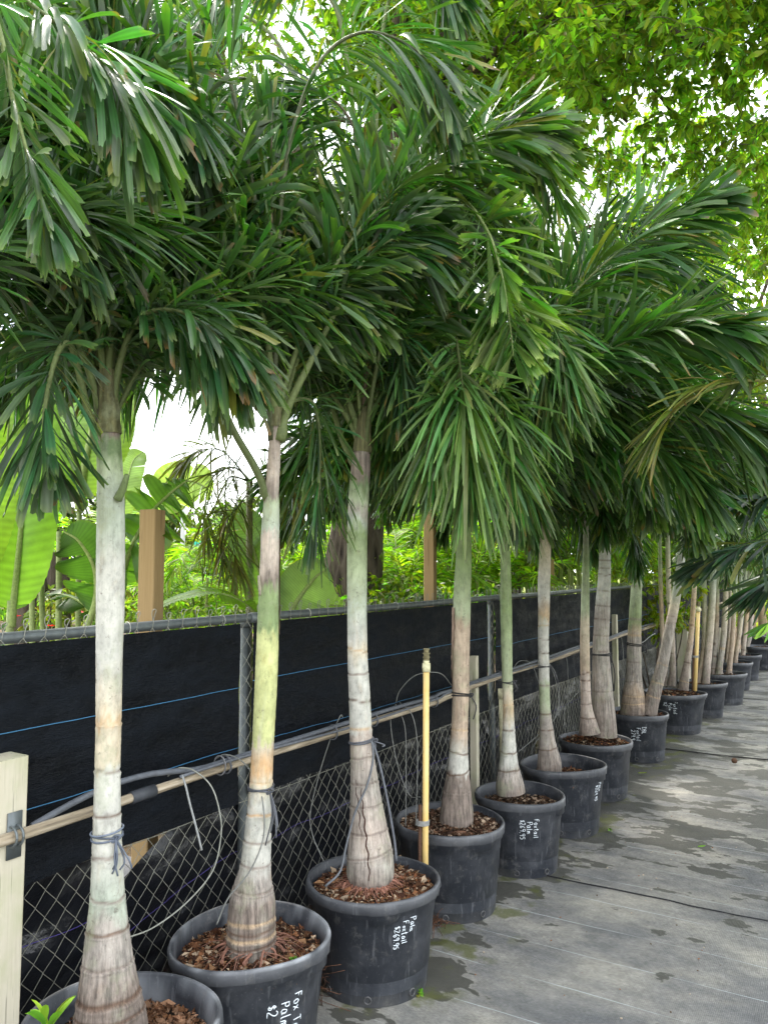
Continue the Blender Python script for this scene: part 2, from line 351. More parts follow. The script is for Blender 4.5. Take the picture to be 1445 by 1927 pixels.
# ------------------------------------------------ leaf and frond builders
GV=A([0,0,-1.])
def leaflets(o,d,Ln,w,droop,roll,K,nc,rng,kind='fox',base=(.03,.08,.03),tip=(.22,.27,.06),fold=.25,tips=.5,rad=None):
    n=len(o); s=np.linspace(0,1,K+1); s_=s[None,:,None]
    d=nrm(d); P=o[:,None]+Ln[:,None,None]*(d[:,None]*s_+GV*droop[:,None,None]*s_**1.9)
    T=nrm(d[:,None]+GV*droop[:,None,None]*1.9*s_**.9)
    up=np.zeros((n,3)); up[:,2]=1.
    if rad is not None: up=nrm(up*.6+rad*.8)
    b=np.cross(d,up); bl=np.linalg.norm(b,axis=1,keepdims=True); b=np.where(bl<.15,np.cross(d,A([.3,.9,.1])),b); b=nrm(b)
    B=b[:,None]-T*np.sum(b[:,None]*T,-1,keepdims=True); B=nrm(B); Nn=np.cross(B,T)
    rl=roll[:,None]+rng.normal(0,.6,n)[:,None]*s[None]
    Bs=B*np.cos(rl)[...,None]+Nn*np.sin(rl)[...,None]; Ns=-B*np.sin(rl)[...,None]+Nn*np.cos(rl)[...,None]
    if kind=='fox':
        e=np.clip(s/.72,0,1); wp=.14+.86*(e*e*(3-2*e)); wp=wp*np.where(s>.8,1-.10*(s-.8)/.2,1)
    elif kind=='slim':
        wp=np.sin(np.pi*np.clip(s*.78+.13,0,1))**.7; wp[-1]=.22
    else:
        wp=np.sin(np.pi*np.clip(s*.93+.05,0,1))**.8; wp[-1]=.03
    u=np.linspace(-1,1,nc)
    w=w*(.84 if kind=='fox' else 1.)
    V=P[:,:,None]+Bs[:,:,None]*(w[:,None,None,None]*.5*wp[None,:,None,None]*u[None,None,:,None])
    V=V+Ns[:,:,None]*(np.abs(u)[None,None,:,None]*w[:,None,None,None]*.5*fold*wp[None,:,None,None])
    if kind=='fox':
        j=rng.uniform(-.13,.03,(n,nc)); j[:,1::2]+=.04; j[:,1::2]-=(.10 if nc>=7 else 0); j+=np.linspace(-.05,.05,nc)[None]*rng.choice([-1,1],n)[:,None]
        V[:,-1]+=T[:,-1][:,None]*(j*Ln[:,None])[...,None]
        V[:,-1]+=Ns[:,-1][:,None]*(rng.normal(0,.10,(n,nc))*w[:,None])[...,None]
    R_=rng.uniform(0,1,n)
    base=A(base); tint=base[None]*(.5+1.0*R_[:,None]); tint=tint*(1+rng.normal(0,.10,(n,3))); tint[:,0]*=rng.uniform(.8,1.5,n)
    yel=(rng.uniform(0,1,n)<.03)[:,None]; tint=np.where(yel,A([.16,.16,.03]),tint)
    f=np.clip((s-(.66 if nc>=7 else .84))/(.34 if nc>=7 else .16),0,1)**1.3; tw=rng.uniform(.2,1,n)*tips
    c=tint[:,None]*(1-f[None,:,None]*tw[:,None,None])+A(tip)*f[None,:,None]*tw[:,None,None]
    br=(rng.uniform(0,1,n)<.05)&(kind!='areca'); c[br,-1]=A([.16,.085,.03])
    c=np.repeat(c[:,:,None],nc,2)
    c=c*(1+(.17 if nc>3 else .10)*np.cos(np.arange(nc)*math.pi))[None,None,:,None]
    i=(np.arange(n)*(K+1)*nc)[:,None,None]+(np.arange(K)*nc)[None,:,None]+np.arange(nc-1)[None,None]
    q=np.stack([i,i+1,i+nc+1,i+nc],-1).reshape(-1,4)
    return V,q,c
def frond_arr(P,nl,Ln,w,rng,K=5,nc=3,kind='fox',plume=1.,t0=.16,base=(.03,.08,.03),rr=.0085,droop=.35,tip=(.22,.27,.06),rcol=None,cluster=True,tips=.5,ang=(72,22),rollsd=.5):
    """P: dense rachis curve. returns rachis args and leaflet arrays"""
    k=len(P); T,Nn,B=frames(P)
    # reference "up" side of the rachis
    up=A([0,0,1.])
    Bs=np.cross(T,up); bl=np.linalg.norm(Bs,axis=1,keepdims=True); Bs=np.where(bl<.2,B,Bs); Bs=nrm(Bs)
    for i in range(1,k):
        if Bs[i]@Bs[i-1]<0: Bs[i]*=-1
    Us=np.cross(Bs,T)
    t=t0+(1-t0)*(np.arange(nl)/max(nl-1,1))**.95
    if cluster: t=t+rng.normal(0,.004,nl)
    t=np.clip(t,0,.999); fi=t*(k-1); i=fi.astype(int); fr=(fi-i)[:,None]
    o=P[i]*(1-fr)+P[np.minimum(i+1,k-1)]*fr
    side=np.where(np.arange(nl)%2==0,1.,-1.)
    pl=np.interp(t,plume[0],plume[1]) if isinstance(plume,tuple) else plume
    spread=rng.uniform(-1,1,nl)*pl*95
    if kind=='areca' or (not isinstance(plume,tuple) and plume<.1): spread=rng.normal(0,6,nl)+18
    phi=np.radians(spread)
    rad=Bs[i]*(side*np.cos(phi))[:,None]+Us[i]*np.sin(phi)[:,None]
    a=np.radians(ang[0]+(ang[1]-ang[0])*t**1.6+rng.normal(0,10,nl))
    d=T[i]*np.cos(a)[:,None]+rad*np.sin(a)[:,None]
    prof=np.clip(.5+1.7*(t-t0),0,1)*(1-.45*np.clip((t-.75)/.25,0,1)**1.5)
    LL=Ln*prof*rng.uniform(.82,1.1,nl)
    dr=droop*rng.uniform(.2,1.6,nl)*(.35+.65*np.sqrt(np.clip(1-d[:,2]**2,0,1)))
    ww=w*rng.uniform(.7,1.15,nl)*np.clip(prof+.25,.5,1)*(1+.5*(t>.93))
    V,q,c=leaflets(o,d,LL,ww,dr,rng.normal(0,rollsd,nl),K,nc,rng,kind,base,tip,tips=tips,rad=rad*.5)
    tt=np.linspace(0,1,k); rad_r=rr*(1.-.80*tt); rad_r[:max(2,k//12)]*=1.5
    if rcol is None: rcol=A([.12,.15,.055])*(1+.1*rng.normal())
    rc=np.tile(A(rcol),(k,1)); 
    return (P,rad_r,rc),(V,q,c)
RD={'n':0}
def frond_mesh(P,nl,Ln,w,rng,**kw):
    r,(V,q,c)=frond_arr(P,nl,Ln,w,rng,**kw); mb=MB()
    tube(mb,r[0],r[1],6,r[2],0); mb.add(V.reshape(-1,3),q,None,c.reshape(-1,3),1); return mb
def frond_obj(parent,P,nl,Ln,w,rng,split=False,mats=None,label=None,**kw):
    mats=mats or [M['rachis'],M['frond']]
    P=catmull(P,40) if len(P)<30 else P
    if not split: w*=.84; nl=int(nl*1.1)
    if not split:
        return frond_mesh(P,nl,Ln,w,rng,**kw).obj('frond',mats,parent)
    r,(V,q,c)=frond_arr(P,nl,Ln,w,rng,**kw); mb=MB(); tube(mb,r[0],r[1],7,r[2],0); fo=mb.obj('frond',mats,parent)
    per=q.shape[0]//len(V); q0=q[:per]
    for i in range(len(V)):
        m=MB(); m.add(V[i].reshape(-1,3),q0,None,c[i].reshape(-1,3),0)
        me=m.mesh('leaflet',mats[1]); o=bpy.data.objects.new('leaflet',me); C.objects.link(o); o.parent=fo
        o.matrix_parent_inverse=fo.matrix_parent_inverse.copy() if False else Matrix.Identity(4)
    return fo
def arc(L,el,bend,n=34,power=1.25,side=0.):
    s=np.linspace(0,1,n); e=np.radians(el-bend*s**power); az=np.radians(side*s**1.5)
    d=np.stack([np.cos(e)*np.cos(az),np.cos(e)*np.sin(az),np.sin(e)],-1)*(L/(n-1))
    return np.vstack([[0,0,0],np.cumsum(d[:-1],0)])
# library of shared frond meshes (heading +X from the origin)
LIB_SPEC=[(86,16,.75),(80,62,1.),(72,95,1.),(64,118,1.),(54,125,1.),(44,122,1.),(32,112,.95),(18,95,.9)]
def make_lib(n_leaf,K,nc,Ln,w,L0,base,seed,kind='fox',plume=1.,mats=None,**kw):
    out=[]
    for v,(el,bd,sc) in enumerate(LIB_SPEC):
        rng=np.random.default_rng(seed+v); P=arc(L0*sc,el+rng.normal(0,2),bd,side=rng.uniform(-25,25))
        pl=plume*(.25 if v==0 else 1)
        kk=dict(kw)
        if v==0: kk['ang']=(14,8)
        out.append(frond_mesh(P,int(n_leaf*sc),Ln,w,rng,K=K,nc=nc,kind=kind,plume=pl,base=base,**kk).mesh('frond',mats or [M['rachis'],M['frond']]))
    return out
FG=(.036,.098,.022)
libA=[make_lib(370,6,(5,3,3)[j],(.27,.33,.28)[j],(.025,.019,.023)[j],1.38,FG,100+50*j,kind=('fox','slim','fox')[j]) for j in range(3)]
libB=[make_lib(300,5,3,.28,.021,1.3,(.034,.092,.021),300+50*j,kind=('fox','slim')[j]) for j in range(2)]
libC=[make_lib(150,4,3,.26,.024,1.25,(.036,.09,.02),500+50*j) for j in range(2)]
libY=[make_lib(90,4,3,.34,.026,1.5,(.17,.30,.03),700+50*j,kind='areca',plume=0.,mats=[M['rachis'],M['areca']],droop=.45,tips=.2) for j in range(2)]
def crown(parent,c,fronds,lib,scale=1.,rng=RNG):
    """fronds: list of (azimuth deg, library variant, scale)"""
    for az,v,sc in fronds:
        me=lib[rng.integers(len(lib))][v]; o=bpy.data.objects.new('frond',me); C.objects.link(o); o.parent=parent
        z=Vector(c)-Vector(parent.location)
        Mx=Matrix.Translation(z+Vector((0,0,rng.uniform(-.06,.04))))@Matrix.Rotation(math.radians(az),4,'Z')@Matrix.Rotation(math.radians(rng.normal(0,4)),4,'Y')@Matrix.Rotation(math.radians(rng.normal(0,9)),4,'X')@Matrix.Scale(sc*scale,4)
        o.matrix_local=Mx

# ------------------------------------------------ pots
COLD=A([.022,.0255,.033])
def stroke_font():
    g={}
    g['P']=[[(0,0),(.02,1)],[(0,1),(.35,1),(.45,.78),(.35,.55),(.02,.5)]]
    g['F']=[[(0,0),(.03,1),(.45,1)],[(.02,.55),(.35,.57)]]
    g['T']=[[(0,1),(.5,1)],[(.25,1),(.24,0)]]
    g['D']=[[(0,0),(0,1),(.3,.95),(.48,.6),(.42,.15),(.2,0),(0,0)]]
    g['B']=[[(0,0),(0,1),(.33,.95),(.38,.7),(.25,.55),(.02,.52),(.33,.48),(.45,.25),(.3,.02),(0,0)]]
    g['L']=[[(0,1),(0,0),(.4,.02)]]
    g['a']=[[(.38,.5),(.15,.58),(0,.3),(.1,.02),(.3,.1),(.38,.5),(.38,.12),(.46,0)]]
    g['l']=[[(.05,1),(.05,.1),(.15,0)]]
    g['m']=[[(0,0),(.02,.5)],[(.02,.4),(.12,.55),(.2,.4),(.2,0)],[(.2,.4),(.32,.55),(.42,.38),(.42,.08),(.55,0)]]
    g['o']=[[(.2,.55),(.02,.35),(.1,.03),(.3,.05),(.38,.35),(.2,.55)]]
    g['x']=[[(0,.55),(.38,0)],[(.36,.58),(0,0)]]
    g['t']=[[(.18,.95),(.16,.1),(.28,0)],[(0,.62),(.36,.66)]]
    g['i']=[[(.08,.55),(.08,.05),(.16,0)],[(.08,.74),(.09,.78)]]
    g['r']=[[(0,0),(.02,.55)],[(.02,.4),(.2,.56),(.32,.5)]]
    g['$']=[[(.34,.8),(.1,.85),(.02,.62),(.32,.42),(.28,.15),(0,.18)],[(.17,1),(.17,0)]]
    g['2']=[[(0,.8),(.2,1),(.4,.82),(.3,.45),(0,0),(.45,.03)]]
    g['6']=[[(.36,1),(.08,.6),(.02,.2),(.2,0),(.38,.2),(.25,.42),(.04,.3)]]
    g['9']=[[(.38,.85),(.2,1),(.02,.8),(.12,.55),(.36,.65),(.38,.85),(.33,0)]]
    g['5']=[[(.4,1),(.08,.98),(.05,.6),(.3,.6),(.4,.3),(.22,.02),(0,.08)]]
    g['7']=[[(0,1),(.42,1),(.15,0)]]
    g['.']=[[(.05,.03),(.08,.0)]]
    g['j']=[[(.25,.6),(.2,.1),(.0,-.1)],[(.3,.85),(.36,.9)]]
    return g
FONT=stroke_font()
def write_pot(parent,prof_r,ctr,zt,th,lines,h,rng,ink):
    """handwriting running down the pot wall; each line further to the viewer's left"""
    x,y=ctr
    for li,txt in enumerate(lines):
        u=rng.uniform(0,.02)+li*h*.25; v0=-li*h*1.45
        for ch in txt:
            if ch==' ': u+=h*.5; continue
            sc=h*rng.uniform(.85,1.12); wmax=.1; mb=MB()
            for st in FONT[ch]:
                pts=[]
                for (a,b) in st:
                    wmax=max(wmax,a)
                    pts.append((u+a*sc, v0+b*sc+rng.normal(0,.0012)))
                pts=A(pts); pts=catmull(pts,max(6,len(pts)*4)) if len(pts)>2 else pts
                P=[]
                for uu,vv in pts:
                    z=zt-uu; t=th+vv/prof_r(z); r=prof_r(z,t)+.0010
                    P.append((x+r*math.cos(t),y+r*math.sin(t),z))
                tube(mb,A(P),.0018 if h>.03 else .0015,4,(.8,.85,.88))
            mb.obj('letter',ink,parent); u+=(wmax+.22)*sc
POTS=[]
def pot(ctr,label,R=.262,H=.42,soil=.36,seed=0,near=True,text=None,group='black nursery pots in the row along the fence',white=0.,chips=1200,chipcols=None,ovalrot=None,tilt=0,seglug=True,th0=None,light=1.):
    rng=np.random.default_rng(1000+seed); x,y=ctr
    t=thing('nursery_pot',label,'plant pot',(x,y,0),group)
    ns=80 if near else 40; a=np.arange(ns)*2*math.pi/ns
    k=H/.42; q=R/.262
    prof=[(.0,.214),(.012,.219),(.10,.226),(.104,.229),(.20,.236),(.204,.239),(.30,.247),(.304,.250),(.352,.254),(.357,.262),(.372,.264),(.378,.272),(.408,.275),(.418,.271),(.420,.264),(.414,.257),(.36,.250),(.2,.236),(.05,.222)]
    z=A([p[0]*k for p in prof]); r=A([p[1]*q for p in prof])
    e1=.016*rng.normal()+.028; e2=.011*rng.normal(); ph=rng.uniform(0,6.28) if ovalrot is None else ovalrot
    w=1+np.outer(np.clip(z/H,0,1)**1.5,e1*np.cos(2*(a-ph))+e2*np.cos(3*(a-ph))+.003*np.cos(7*a+ph))
    lug=np.zeros(ns)
    for l in (ph+.5,ph+.5+math.pi/2,ph+.5+math.pi,ph+.5+1.5*math.pi):
        dd=np.abs((a-l+math.pi)%(2*math.pi)-math.pi); lug+= (dd<.20)
    RR=r[:,None]*w
    RR[9:12]+=lug[None]*.007
    ZZ=np.repeat(z[:,None],ns,1)+0.
    ZZ[0:1]+=.0
    ZZ[8:10]-=lug[None]*.018
    ZZ+=np.clip(z/H,0,1)[:,None]*.004*np.cos(2*a+ph)[None]
    V=np.stack([x+RR*np.cos(a),y+RR*np.sin(a),ZZ],-1)
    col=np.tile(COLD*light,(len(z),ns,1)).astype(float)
    wn=snoise(a[None]*3+0*z[:,None],z[:,None]*30,0,seed)
    inner=np.arange(len(z))>=13
    col[inner]+=(np.clip(wn[inner]+.15,0,1)*white)[...,None]*A([.33,.35,.37])
    rimm=(np.arange(len(z))>=11)&(np.arange(len(z))<=14); col[rimm]+=(.03+.05*np.clip(wn[rimm]+.2,0,1))[...,None]
    bot=np.arange(len(z))<2; col[bot]+=(.05*np.clip(wn[bot]+.4,0,1))[...,None]*A([1,.95,.8])
    mb=MB(); grid(mb,V,col,0,closed=True)
    t_=[(0,0,0)]
    mb.add(np.vstack([[x,y,.004],np.stack([x+.215*q*np.cos(a),y+.215*q*np.sin(a),a*0+.004],-1)]),None,[(0,1+(i+1)%ns,1+i) for i in range(ns)],COLD)
    mb.obj('pot_wall',M['pot'],t)
    pr=lambda zz,tt=None: float(np.interp(zz,z[:12],r[:12]))*(1. if tt is None else 1+min(max(zz/H,0),1)**1.5*(e1*math.cos(2*(tt-ph))+e2*math.cos(3*(tt-ph))+.003*math.cos(7*tt+ph)))
    POTS.append((x,y,pr))
    # soil
    mb=MB(); nr=14 if near else 7; rr=np.linspace(0,.25*q*.985,nr); Rr,Aa=np.meshgrid(rr,a,indexing='ij')
    Zs=soil+.022*np.exp(-(Rr/.13)**2)+.006*snoise(Rr*np.cos(Aa)*30,Rr*np.sin(Aa)*30,0,seed)
    wi=1+(e1*np.cos(2*(Aa-ph))+e2*np.cos(3*(Aa-ph)))*(soil/H)**1.5
    Rr2=Rr*wi*(.9+.1*soil/H)
    sc=np.tile(A([.035,.024,.017]),(nr,ns,1))*(1+.4*snoise(Rr*np.cos(Aa)*40,Rr*np.sin(Aa)*40,2,seed))[...,None]
    grid(mb,np.stack([x+Rr2*np.cos(Aa),y+Rr2*np.sin(Aa),Zs],-1),sc,0,closed=True); mb.obj('soil',M['soil'],t)
    if chips:
        n=chips; rad=.245*q*np.sqrt(rng.uniform(0,1,n))*(.9+.1*soil/H); an=rng.uniform(0,6.283,n)
        P=np.stack([x+rad*np.cos(an),y+rad*np.sin(an),soil+.022*np.exp(-(rad/.13)**2)+rng.uniform(0,.012,n)],-1)
        sz=rng.lognormal(-5.05,.62,n); sz=np.clip(sz,.002,.030)
        d1=nrm(rng.normal(size=(n,3))*A([1,1,.35])); d2=nrm(np.cross(d1,nrm(rng.normal(size=(n,3))*A([.5,.5,1])))); d3=np.cross(d1,d2)
        asp=rng.uniform(.25,.8,n)
        V=np.stack([P+d1*sz[:,None],P+d2*(sz*asp)[:,None]+d3*(sz*.3)[:,None],P-d1*sz[:,None],P-d2*(sz*asp)[:,None]+d3*(sz*.3)[:,None],P+d3*(-sz*.35)[:,None]],1)
        cc=A(chipcols or [(.20,.09,.045),(.28,.14,.07),(.12,.06,.03),(.35,.22,.12),(.05,.03,.02),(.55,.47,.35),(.09,.045,.03)])
        ci=cc[rng.integers(0,len(cc),n)]*rng.uniform(.35,.95,(n,1))*A([1.05,.92,.85])
        i=np.arange(n)[:,None]*5
        tr=np.concatenate([i+A([[0,1,2]]),i+A([[0,2,3]]),i+A([[0,4,1]]),i+A([[1,4,2]]),i+A([[2,4,3]]),i+A([[3,4,0]])])
        mb=MB(); mb.add(V.reshape(-1,3),None,tr,np.repeat(ci,5,0)); mb.obj('mulch',M['chip'],t,smooth=False,kind='stuff')
    # drain holes near the foot, facing the path
    if near:
        for dt in (-.9,-.1,.75):
            th=math.atan2(-y,-x)+dt; r0=pr(.035,th); c=A([x+r0*math.cos(th),y+r0*math.sin(th),.035]); nn=A([math.cos(th),math.sin(th),0]); tt=A([-nn[1],nn[0],0])
            aa=np.arange(13)*2*math.pi/12; mb=MB()
            tube(mb,c+nn*.001+.014*(tt*np.cos(aa)[:,None]+A([0,0,1.])*np.sin(aa)[:,None]),.0035,5,(.06,.06,.06),cap=False)
            V=np.vstack([c-nn*.004,c+nn*.0012+.013*(tt*np.cos(aa[:12])[:,None]+A([0,0,1.])*np.sin(aa[:12])[:,None])])
            mb.add(V,None,[(0,1+i,1+(i+1)%12) for i in range(12)],(.004,.004,.004)); mb.obj('drain_hole',M['pot'],t)  # near-black disc colour stands in for the shade inside the hole
    if text:
        lines,zt,dth,h=text; write_pot(t,pr,ctr,zt,math.atan2(-y,-x)+dth,lines,h,rng,M['ink'])
    return t

# ------------------------------------------------ palm trunks
def interp_path(pts,d,step,zend=None):
    """pts: (px,py,width_px) from base to top at camera depth d -> centre curve and radius in the world"""
    pts=A(pts,float); dd=d if not np.isscalar(d) else np.full(len(pts),d)
    W3=A([Wp(p[0],p[1],q) for p,q in zip(pts,dd)]); rad=pts[:,2]/2*dd/FPX*A([ray_k(y) for y in pts[:,1]])
    n=max(6,int(np.linalg.norm(W3[-1]-W3[0])/step))
    X=np.hstack([W3,rad[:,None],pts[:,1:2]]); Y=catmull(X,n); return Y[:,:3],np.maximum(Y[:,3],.004),Y[:,4]
CN={'w':(.52,.51,.46),'c':(.56,.49,.37),'g':(.38,.43,.28),'gg':(.22,.29,.13),'yg':(.50,.52,.24),'dg':(.14,.20,.09),'gr':(.38,.34,.30),'br':(.235,.19,.16),'tan':(.50,.36,.22),'or':(.52,.33,.17),
    'pk':(.50,.42,.36),'dk':(.12,.07,.045),'gw':(.40,.44,.36),'bf':(.46,.36,.27)}
def palm_trunk(parent,pts,d,zones,rings,seed,ns=32,step=.006,name='trunk',split_y=None):
    """zones: (py,colour,fibre); rings: (py,colour) leaf scars"""
    P,R,Y=interp_path(pts,d,step); rng=np.random.default_rng(seed); T,Nn,B=frames(P)
    ax=Rv; 
    a=np.arange(ns)*2*math.pi/ns
    X=nrm(Rv-T*(T@Rv)[:,None]); Z=np.cross(T,X)
    th=a[None]
    zy=A([z[0] for z in zones][::-1],float); zc=A([CN[z[1]] for z in zones][::-1]); zf=A([z[2] for z in zones][::-1])
    sc=1
    Yv=Y[:,None]+(2.2*np.sin(th+rng.uniform(0,6))+1.0*np.sin(3*th))*max(.3,R.mean()*14)
    mp0=abs(Y[0]-Y[-1])/np.linalg.norm(np.diff(P,axis=0),axis=1).sum()/600; Yn=Yv+mp0*(20*snoise(np.cos(th)*2+0*Yv,Yv*.03/mp0,np.sin(th)*2,seed)+11*snoise(np.cos(th)*9+0*Yv,Yv*.02/mp0,np.sin(th)*9,seed+40))
    col=np.stack([np.interp(Yn,zy,zc[:,k]) for k in range(3)],-1); fb=np.interp(Yn,zy,zf)
    # blotches of green / grey bloom
    bl=np.clip(snoise(np.cos(th)*2.2+0*Yv,Yv*.022,np.sin(th)*2.2,seed+3)-.25,0,1)
    col=col*(1-bl[...,None]*.5)+A([.40,.41,.33])*bl[...,None]*.5
    bl2=np.clip(snoise(np.cos(th)*3+0*Yv,Yv*.05,np.sin(th)*3,seed+8)-.35,0,1)*.8
    col=col*(1-bl2[...,None])+col*A([.85,.72,.58])*bl2[...,None]
    Rr=np.repeat(R[:,None],ns,1)*(1+.012*snoise(np.cos(th)*1.5+0*Yv,Yv*.01,np.sin(th)*1.5,seed+5))
    mpx=abs(Y[0]-Y[-1])/np.linalg.norm(np.diff(P,axis=0),axis=1).sum()   # px per metre
    for (ry,rc,*rw) in rings:
        wpx=(rw[0]*.8 if rw else .0036)*mpx
        tl=rng.normal(0,.0055)*mpx; ph=rng.uniform(0,6.28)
        dy=(Y[:,None]+tl*np.sin(th+ph)+.0015*mpx*np.sin(5*th+ph)-ry)/wpx; g=np.exp(-dy**2*.8)
        kk=np.clip(g*1.5,0,1)[...,None]*.85; col=col*(1-kk)+A(CN[rc])*kk
        Rr-=g*.0024; Rr+=np.exp(-((dy-1.9)**2))*.003
    Rr+=rng.normal(0,.00025,Rr.shape)
    V=P[:,None]+Rr[...,None]*(X[:,None]*np.cos(th)[...,None]+Z[:,None]*np.sin(th)[...,None])
    c4=np.concatenate([np.clip(col,0,1),fb[...,None]],-1)
    if split_y is not None:
        k=int(np.argmin(abs(Y-split_y))); m1=MB(); grid(m1,V[:k+1],c4[:k+1],0,True); m1.obj(name,M['trunk'],parent)
        m2=MB(); grid(m2,V[k:],c4[k:],0,True); m2.obj('crownshaft',M['trunk'],parent)
    else:
        m1=MB(); grid(m1,V,c4,0,True); m1.obj(name,M['trunk'],parent)
    if split_y is not None and ns>=36:
        t_=nrm(P[-1]-P[-4]); mb=MB(); k=26; u=np.linspace(0,1,k); Q=P[-2]+t_*(u*.20)[:,None]; rr=R[-1]*(1.04-.42*u)+.003
        vv=rr[:,None]*(1+.10*snoise(np.cos(th)*2+0*u[:,None],u[:,None]*4,np.sin(th)*2,seed+60)+.05*np.cos(9*th)); cc=A([.13,.125,.055])*(1-u[:,None,None]*.3)*(1+.35*snoise(np.cos(th)*3+0*u[:,None],u[:,None]*7,np.sin(th)*3,seed+61))[...,None]
        Vv=Q[:,None]+vv[...,None]*(X[-1]*np.cos(th)[...,None]+Z[-1]*np.sin(th)[...,None]); grid(mb,Vv,np.concatenate([np.clip(cc,0,1),np.full(cc.shape[:2]+(1,),.8)],-1),0,True); mb.obj('fibre_sheath',M['trunk'],parent)
    return P,R,Y
def sheath(parent,P,R,Y,y0,y1,th0,span,col,seed,off=.0035):
    """dead leaf base wrapped round the trunk with a ragged slanting edge"""
    k0,k1=sorted((int(np.argmin(abs(Y-y0))),int(np.argmin(abs(Y-y1))))); idx=np.arange(k0,max(k1,k0+4)); T,_,_=frames(P)
    X=nrm(Rv-T*(T@Rv)[:,None]); Z=np.cross(T,X); u=np.linspace(0,1,14); f=(idx-k0)/max(1,len(idx)-1)
    wd=span*np.sin(np.clip(f,0,1)*math.pi*.5+.25)**.6
    th=th0+(u[None]-.5)*wd[:,None]+.18*snoise(f[:,None]*9,u[None]*2,0,seed)+f[:,None]*.5
    r=R[idx][:,None]+off+.004*np.abs(snoise(f[:,None]*12,u[None]*6,0,seed+1))
    V=P[idx][:,None]+r[...,None]*(X[idx][:,None]*np.cos(th)[...,None]+Z[idx][:,None]*np.sin(th)[...,None])
    c=A(col)*(1+.35*snoise(f[:,None]*5,u[None]*14,0,seed+2))[...,None]; ed=(np.abs(u-.5)*2)**6; c=c*(1-.6*ed[None,:,None])
    c4=np.concatenate([c,np.full(c.shape[:2]+(1,),.6)],-1); mb=MB(); grid(mb,V,c4); o=mb.obj('leaf_sheath',M['trunk'],parent)
def petiole_stub(parent,p0,p1,r,col=(.15,.2,.08)):
    mb=MB(); P=catmull([p0,(A(p0)+A(p1))/2+A([0,0,-.006]),p1],8); tube(mb,P,np.linspace(r,r*.55,8),8,A(col)); mb.obj('leaf_base',M['rachis'],parent)
def roots(parent,c,z,R,n,seed,col=(.24,.12,.085)):
    rng=np.random.default_rng(seed)
    mb=MB()
    for i in range(n):
        a=rng.uniform(0,6.28); fine=rng.uniform()<.75; r0=R*rng.uniform(.8,1.); L_=rng.uniform(.03,.11) if fine else rng.uniform(.03,.06)
        p0=A([c[0]+r0*math.cos(a),c[1]+r0*math.sin(a),z+.03]); a2=a+rng.normal(0,.4)
        p2=A([c[0]+(r0+L_)*math.cos(a2),c[1]+(r0+L_)*math.sin(a2),z-.004]); p1=(p0+p2)/2+A([0,0,.008])+rng.normal(0,.006,3)
        tube(mb,catmull([p0,p1,p2],7),rng.uniform(.0008,.0018) if fine else rng.uniform(.004,.006),5,A(col)*rng.uniform(.7,1.6))
    mb.obj('roots',M['chip'],parent,kind='stuff')
def strap(P,R,Y,y,label,tails=3,seed=0,col=(.09,.095,.11),r=.003,turns=2,th_knot=.6,length=.12):
    k=int(np.argmin(abs(Y-y))); rng=np.random.default_rng(seed); T,_,_=frames(P); X=nrm(Rv-T[k]*(T[k]@Rv)); Z=np.cross(T[k],X)
    t=thing('plant_tie',label,'tie strap',tuple(P[k]),'dark ties binding trunks to the long pole'); mb=MB()
    for j in range(turns):
        a=np.linspace(0,6.283,30); rr=R[k]+.003+j*.001; zo=rng.normal(0,.004)+.006*np.sin(a+rng.uniform(0,6))
        tube(mb,P[k]+rr*(X*np.cos(a)[:,None]+Z*np.sin(a)[:,None])+T[k]*(zo+j*.006)[:,None],r,5,A(col)*rng.uniform(.8,1.5),cap=False)
    mb.obj('loop',M['hose'],t)
    # angle th: 0 = viewer's right, Z axis direction decides front
    front=1 if (Z@(-Fv))>0 else -1
    kd=X*math.cos(th_knot)+Z*front*math.sin(th_knot); kp=P[k]+kd*(R[k]+.008)
    for j in range(tails):
        e=kp+kd*rng.uniform(.0,.03)+A([rng.normal(0,.02),rng.normal(0,.02),-rng.uniform(.4,1)*length]); m=(kp+e)/2+kd*.015+rng.normal(0,.008,3)
        mb=MB(); tube(mb,catmull([kp,m,e],10),r*.9,5,A(col)*rng.uniform(.8,1.5)); mb.obj('tail',M['hose'],t)
    mb=MB(); aa=np.linspace(0,9,24); tube(mb,kp+A([0,0,1.])*(.01*np.sin(aa*1.3))[:,None]+X*(.012*np.cos(aa))[:,None]+kd*(.004*np.sin(aa*2))[:,None],r,5,A(col)); mb.obj('knot',M['hose'],t)
    return t
GRP_P='foxtail palms in the row of black pots'
def palm(label,base_xy,name='foxtail_palm',group=GRP_P,cat='palm tree',z=.36):
    return thing(name,label,cat,(base_xy[0],base_xy[1],z),group)
PY=lambda x,y,d:Wp(x,y,d)

# pot centres
pc=[(-1.86,1.60),(-1.89,2.19),(-1.80,2.85),(-1.84,3.67),(-1.73,4.36),(-1.73,5.15),(-1.77,6.05),(-1.77,7.42),(-1.72,8.85),(-1.62,9.98),(-1.56,11.04),(-1.6,12.5),(-1.6,13.7),(-1.5,15.3)]
dp=[depth_of((x,y,.4)) for x,y in pc]

